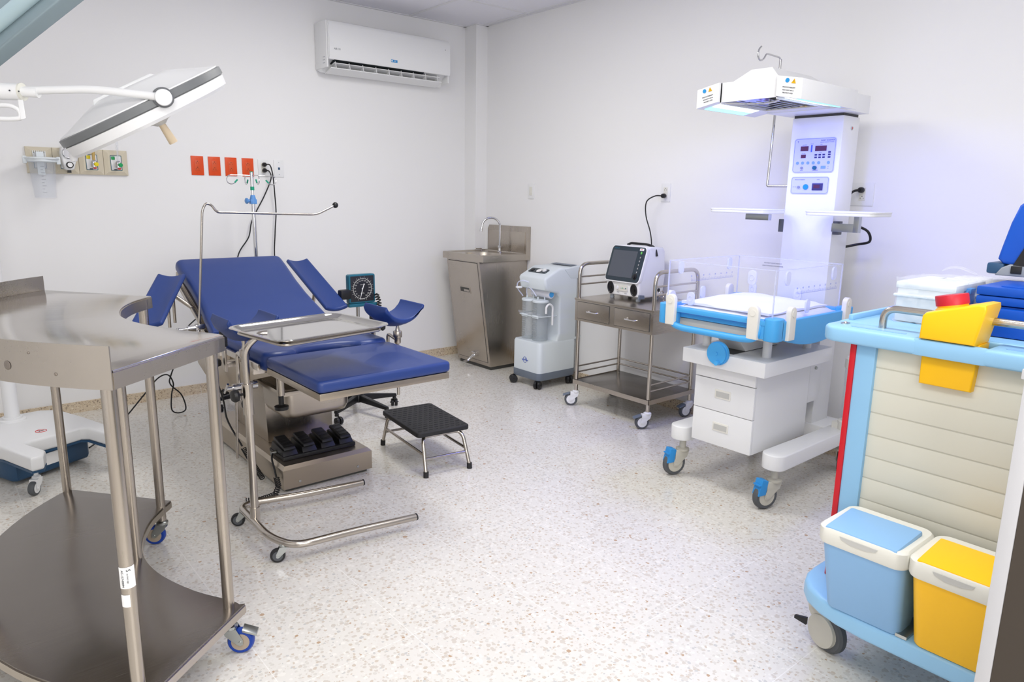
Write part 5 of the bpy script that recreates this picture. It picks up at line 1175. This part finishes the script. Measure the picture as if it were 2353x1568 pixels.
MB('paper').at(Fg).prism([(-.018, -.066), (-.016, -.067), (.003, -.004), (.014, .026), (.010, .028), (-.001, .0)], .0142, .0150).cyl((0, 0, .0135), (0, 0, .0155), .004, n=14).cyl((.012, .027, .0138), (.012, .027, .0155), .004, n=12).build('needle', fc)
MB('black').box(gx-.155, gx-.085, gy-.09, gy-.035, .755, .815, .014).build('cuff', t)
MB('cable').tube(coil_path([V(gx+.10, gy-.06, .775), V(gx+.115, gy-.07, .72), V(gx+.105, gy-.08, .66), V(gx+.13, gy-.11, .60)], .0125, .016, 12), .0042, 6).build('coiled_tube', t)
MB('rubber').lathe([(.006, 0), (.018, .012), (.020, .035), (.012, .055), (.004, .06)], (gx+.118, gy-.10, .54), n=16).build('inflation_bulb', t)

# ------------------------------------------------------------------ crescent instrument table in the foreground
t = thing('instrument_table', 'large crescent-shaped stainless steel instrument table in the foreground', 'table', (-3.45, -2.55, 0))
inner = [(-3.182, -3.055), (-3.197, -3.01), (-3.268, -2.885), (-3.322, -2.73), (-3.340, -2.60), (-3.332, -2.50), (-3.303, -2.388), (-3.25, -2.27), (-3.180, -2.175), (-3.152, -2.143)]
oc = (-2.74, -2.54)
def outer(n=26, dr=0.0):
    o = []
    for k in range(n+1):
        a = math.radians(131.8+(225.4-131.8)*k/n); Rr = 1.056+(1.098-1.056)*min(1, k/n*1.6)+dr; o.append((oc[0]+Rr*math.cos(a), oc[1]+Rr*math.sin(a)))
    return o
inn = [tuple(p) for p in [v[:2] for v in smooth([V(a, b, 0) for a, b in inner], 4)]]
OUT = outer()
poly = inn+OUT
q = MB('steel_table').prism(poly, .992, 1.0, 'z', .002)
o_ = q.build('table_top', t)
def band(pts, z0, z1, th, key, name, closed=False, lab=None):
    """thin upright strip following a plan curve"""
    P = [Vector((a, b, 0)) for a, b in pts]; R = []; k = len(P)
    for i in range(k):
        d = (P[(i+1) % k]-P[i-1]) if closed else (P[min(i+1, k-1)]-P[max(i-1, 0)]); d.normalize(); nrm = V(-d.y, d.x, 0)*th
        R.append([P[i]+V(0, 0, z0), P[i]+V(0, 0, z1), P[i]+nrm+V(0, 0, z1), P[i]+nrm+V(0, 0, z0)])
    return MB(key).rings(R, True, closed).build(name, t, lab, angle=60)
def dens(pts):
    o = []
    for k in range(len(pts)):
        a, b = pts[k], pts[(k+1) % len(pts)]; n = max(1, int(math.dist(a, b)/.05))
        for i in range(n): o.append((a[0]+(b[0]-a[0])*i/n, a[1]+(b[1]-a[1])*i/n))
    return o
band(dens(poly), .955, .9935, -.003, 'steel', 'table_rim', True)
band(outer(dr=.003), .9545, 1.056, -.004, 'steel', 'upstand')
for px_, z_, r_ in ((9, 1.02, .012), (21, 1.015, .006)): pass
for k_, z_, r_ in ((22, .995, .011), (23, 1.03, .003), (24, .985, .004)):
    a, b = OUT[k_]; d = V(a-oc[0], b-oc[1], 0).normalized(); p = V(a, b, z_)+d*.0075
    MB('dent').lathe([(r_, 0), (r_*.8, .0008), (r_*.4, .0012), (.0005, .0006)], p, d, 14).build('dent', t)
sp = [(-3.170, -3.052)]+inn[1:-1]+[(-3.142, -2.130)]+OUT
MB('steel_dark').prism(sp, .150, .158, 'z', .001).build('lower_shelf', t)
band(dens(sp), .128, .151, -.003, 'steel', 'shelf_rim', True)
legs = [(-3.213, -3.035, .0165), (-3.188, -2.165, .0165), (-3.362, -2.560, .0165), (-3.452, -1.775, .0165), (-3.515, -3.270, .0170), (-3.79, -2.54, .0165)]
for k, (x, y, r) in enumerate(legs):
    lg = MB('steel_z').cyl((x, y, .10), (x, y, .992), r, n=24).build('leg', t)
    if k == 4:
        P = []
        for (z0, z1, n0, n1, nm) in ((.447, .503, -68, 68, 'asset_label'), (.398, .430, -68, 5, 'torn_label')):
            g = []
            for i in range(13):
                a = math.radians(-100+n0+(n1-n0)*i/12); g.append([V(x+(r+.0006)*math.cos(a), y+(r+.0006)*math.sin(a), z) for z in (z0, z1)])
            q = MB('paper').shell(g, -.0004)
            if nm == 'asset_label':
                def lt(txt, size, ang, zc):
                    a = math.radians(ang); nrm = V(math.cos(a), math.sin(a), 0); q.m('ink').text(txt, size, frame(V(x, y, zc)+nrm*(r+.0016), (0, 0, -1), V(0, 0, -1).cross(nrm)*-1 if False else nrm.cross(V(0, 0, -1))), .0002)
                lt('AC-157-00094', .0075, -135, .474); lt('ACTIVO FIJO', .0048, -100, .474); lt('S', .014, -92, .495)
            q.build(nm, lg)
for k, (x, y, r) in enumerate(legs):
    a = (-.55, 2.6, 3.6, 3.4, 3.2, 3.0)[k]
    caster(t, x, y, .13, .040, .026, a, 'zinc', 'bluewheel', 'hub', brake='zinc' if k in (0,) else None)

# ------------------------------------------------------------------ mobile stand with battery box
t = thing('mobile_stand', 'white wheeled stand with dark blue battery box and white column, by the left wall', 'medical stand', (-3.42, -.95, 0))
pl = [(-3.534, -1.385), (-3.485, -1.375), (-3.466, -1.30), (-3.525, -1.15), (-3.50, -1.12), (-3.36, -1.075), (-3.285, -1.04), (-3.255, -1.06), (-3.183, -1.25), (-3.145, -1.23), (-3.143, -1.14), (-3.230, -.86), (-3.32, -.62), (-3.40, -.575), (-3.50, -.60), (-3.70, -.52), (-3.75, -.54), (-3.74, -.60), (-3.70, -.80), (-3.80, -1.10), (-3.77, -1.13), (-3.64, -1.03)]
pl = [(-3.534, -1.385), (-3.485, -1.375), (-3.466, -1.30), (-3.525, -1.15), (-3.50, -1.12), (-3.36, -1.075), (-3.285, -1.04), (-3.255, -1.06), (-3.183, -1.25), (-3.145, -1.23), (-3.143, -1.14), (-3.230, -.86), (-3.32, -.62), (-3.40, -.575), (-3.62, -.60), (-3.72, -.80), (-3.70, -1.0), (-3.62, -1.14)]
MB('white').prism(pl, .135, .205, 'z', .014, 3).build('base_shell', t, angle=50)
MB('navy').prism([(-3.60, -1.135), (-3.575, -1.15), (-3.255, -.985), (-3.245, -.95), (-3.36, -.66), (-3.64, -.70), (-3.68, -.95)], .020, .128, 'z', .014, 3).m('navy').prism([(a*.985-.052, b*.985-.014) for a, b in pl], .126, .137).build('battery_box', t, angle=50)
MB('paper').hexa([V(-3.456, -1.0905, .055), V(-3.376, -1.0495, .055), V(-3.378, -1.046, .055), V(-3.458, -1.087, .055), V(-3.456, -1.0905, .115), V(-3.376, -1.0495, .115), V(-3.378, -1.046, .115), V(-3.458, -1.087, .115)]).build('rating_label', t)
q = MB('red_s'); cx, cy = -3.445, -.985
q.tube([V(cx+.024*math.cos(k*PI/10), cy+.024*math.sin(k*PI/10), .2055) for k in range(20)], .0016, 6, closed=True).tube([V(cx-.017, cy+.017, .2055), V(cx+.017, cy-.017, .2055)], .0012, 6); q.m('ink').tube([V(cx-.008, cy+.012, .2055), V(cx-.002, cy+.002, .2055), V(cx-.01, cy-.010, .2055)], .0016, 6).tube([V(cx-.002, cy+.004, .2055), V(cx+.012, cy+.006, .2055)], .0014, 6); q.build('no_pushing_sticker', t)
MB('white').lathe([(.062, .200), (.060, .212), (.046, .216), (.046, .226)], (-3.535, -.70, 0), n=32).build('column_collar', t)
MB('white').cyl((-3.535, -.70, .21), (-3.535, -.70, 1.75), .0345, n=28).lathe([(.040, 1.75), (.040, 1.80), (.02, 1.81)], (-3.535, -.70, 0), n=28).build('column', t)
for x, y, a in ((-3.512, -1.29, -2.2), (-3.168, -1.16, -2.0), (-3.62, -.66, 2.2), (-3.34, -.66, 2.2)): caster(t, x, y, .135, .034, .026, a, 'white', 'rubber_g', 'white', hood=True)

# ------------------------------------------------------------------ ceiling surgical light
t = thing('surgical_light', 'white surgical light with tilted round head and grey edge band, upper left', 'surgical light', (-3.30, -2.10, 2.755))
hc = V(-3.136, -2.166, 1.705)
uu, nn, ww = V(0.8409, -0.2474, 0.4814), V(0.4941, -0.0122, -0.8693), V(-0.2209, -0.9688, -0.1119)   # tilt of the lamp head: long axis, lamp axis, pivot axis
Rr = .300
MB('white_m').lathe([(.02, -.062), (.13, -.060), (.155, -.052), (Rr*.88, -.012), (Rr*.985, -.004), (Rr*.985, .002)], hc, nn, 48).build('head_shell', t, angle=25)
MB('bandgrey').lathe([(Rr*.985, .0), (Rr+.004, .003), (Rr+.004, .026), (Rr*.985, .030)], hc, nn, 64, cap=True).build('edge_band', t, 'mid grey edge band')
MB('white_m').lathe([(Rr*.98, .028), (Rr, .031), (Rr*.985, .062), (Rr*.95, .072), (.06, .074)], hc, nn, 64).build('lens_ring', t)
for s in (-1, 1):
    p = hc+ww*(Rr*.45)+uu*.0-nn*.0
MB('white_m').hexa([hc+uu*a+ww*b+nn*c for a, b, c in ((-.13, -.05, -.070), (.08, -.05, -.070), (.08, .05, -.070), (-.13, .05, -.070), (-.14, -.07, -.050), (.10, -.07, -.050), (.10, .07, -.050), (-.14, .07, -.050))], .006).build('head_ridge', t)
MB('offwhite').lathe([(.05, .072), (.052, .080), (.030, .086), (.016, .096)], hc+uu*.02, nn, 28).build('handle_mount', t)
MB('ivory').lathe([(.012, .086), (.0125, .10), (.016, .165), (.0145, .168)], hc+uu*.02, nn, 24).build('sterile_handle', t, 'ivory sterile handle')
e = hc-uu*(Rr-.01)+nn*.055
MB('white_m').lathe([(.014, 0), (.013, .016), (.009, .026), (.003, .028)], e, (nn*.6-uu*.3), 18).build('end_knob', t)
ho = hc+uu*.068; pv = ho+ww*(Rr+.012)+nn*.012
MB('dgrey').cyl(ho+ww*(Rr-.06)+nn*.012, pv-ww*.002, .0325, n=32).build('pivot_disc', t, 'dark grey pivot disc')
MB('white_m').lathe([(.026, -.004), (.0265, .016), (.024, .020), (.003, .021)], pv, ww, 28).build('pivot_cap', t)
A0 = V(-3.4725, -2.2126, 1.7066); A1 = V(-3.3146, -2.3432, 1.7142); A2 = pv+ww*.010
MB('white_m').tube([V(-3.4856, -2.2017, 1.7063), A1, A2], .0128, 16, .06).build('yoke_arm', t)
q = MB('white_m').cyl(V(-3.6138, -2.0951, 1.7021), V(-3.4947, -2.1952, 1.7020), .0265, n=24).cyl(V(-3.4947, -2.1952, 1.7020), V(-3.4538, -2.2301, 1.7001), .016, n=20); q.m('offwhite').cyl(V(-3.4958, -2.1943, 1.7019), V(-3.4915, -2.1979, 1.7020), .0275, n=24)
q.build('joint_housing', t)
for p in (V(-3.5281, -2.2038, 1.7018), V(-3.5059, -2.2231, 1.6996)): MB('ink').cyl(p, p+ww*.002, .0025, n=10).build('screw', t)
q = MB('white_m').tube([V(-3.6192, -2.1028, 1.6565), V(-3.5270, -2.1798, 1.6585), V(-3.5062, -2.2016, 1.6423), V(-3.5048, -2.2095, 1.6175), V(-3.5323, -2.1873, 1.6142), V(-3.6242, -2.1099, 1.6149)], .0075, 12, .02).hexa([V(-3.5092, -2.1976, 1.6775), V(-3.4964, -2.2087, 1.6764), V(-3.4947, -2.1937, 1.6778), V(-3.5076, -2.1826, 1.6789), V(-3.5098, -2.2176, 1.6112), V(-3.4972, -2.2266, 1.6170), V(-3.4950, -2.2068, 1.6185), V(-3.5076, -2.1977, 1.6126)][:0] or [V(-3.5098, -2.2176, 1.6112), V(-3.4951, -2.2284, 1.6170), V(-3.4928, -2.2086, 1.6185), V(-3.5076, -2.1977, 1.6126), V(-3.5092, -2.1976, 1.6775), V(-3.4953, -2.2096, 1.6764), V(-3.4936, -2.1946, 1.6778), V(-3.5076, -2.1826, 1.6789)], .003); q.build('positioning_handle', t)
MB('white_m').cyl(V(-3.5602, -2.1091, 1.7184), V(-3.5528, -2.0740, 1.8718), .018, n=20).build('drop_tube', t)
top = V(-3.3062, -2.5861, 2.0927); lo = V(-3.5809, -2.0547, 1.8559)
d = (top-lo).normalized(); sd = d.cross(V(0.6300, 0.7499, -0.2018)).normalized()
Fm = frame(lo, d, sd); Ln = (top-lo).length
MB('lampblue').at(Fm).tube([V(-.03, -.03, -.045), V(Ln, -.03, -.045)], .0225, 24).tube([V(-.03, -.03, .045), V(Ln, -.03, .045)], .0225, 24).build('spring_arm', t)
MB('armgrey').at(Fm).prism([(-.01, -.085), (Ln, -.085), (Ln, .050), (.05, .048), (-.01, .035)], -.030, .030, 'z', .008).build('arm_cover', t)
MB('white_m').cyl((top.x, top.y, top.z-.04), (top.x, top.y, 2.70), .035, n=24).build('ceiling_tube', t)
MB('white_m').lathe([(.04, 2.66), (.13, 2.70), (.14, 2.748), (.14, 2.755)], (top.x, top.y, 0), n=36).build('ceiling_canopy', t)
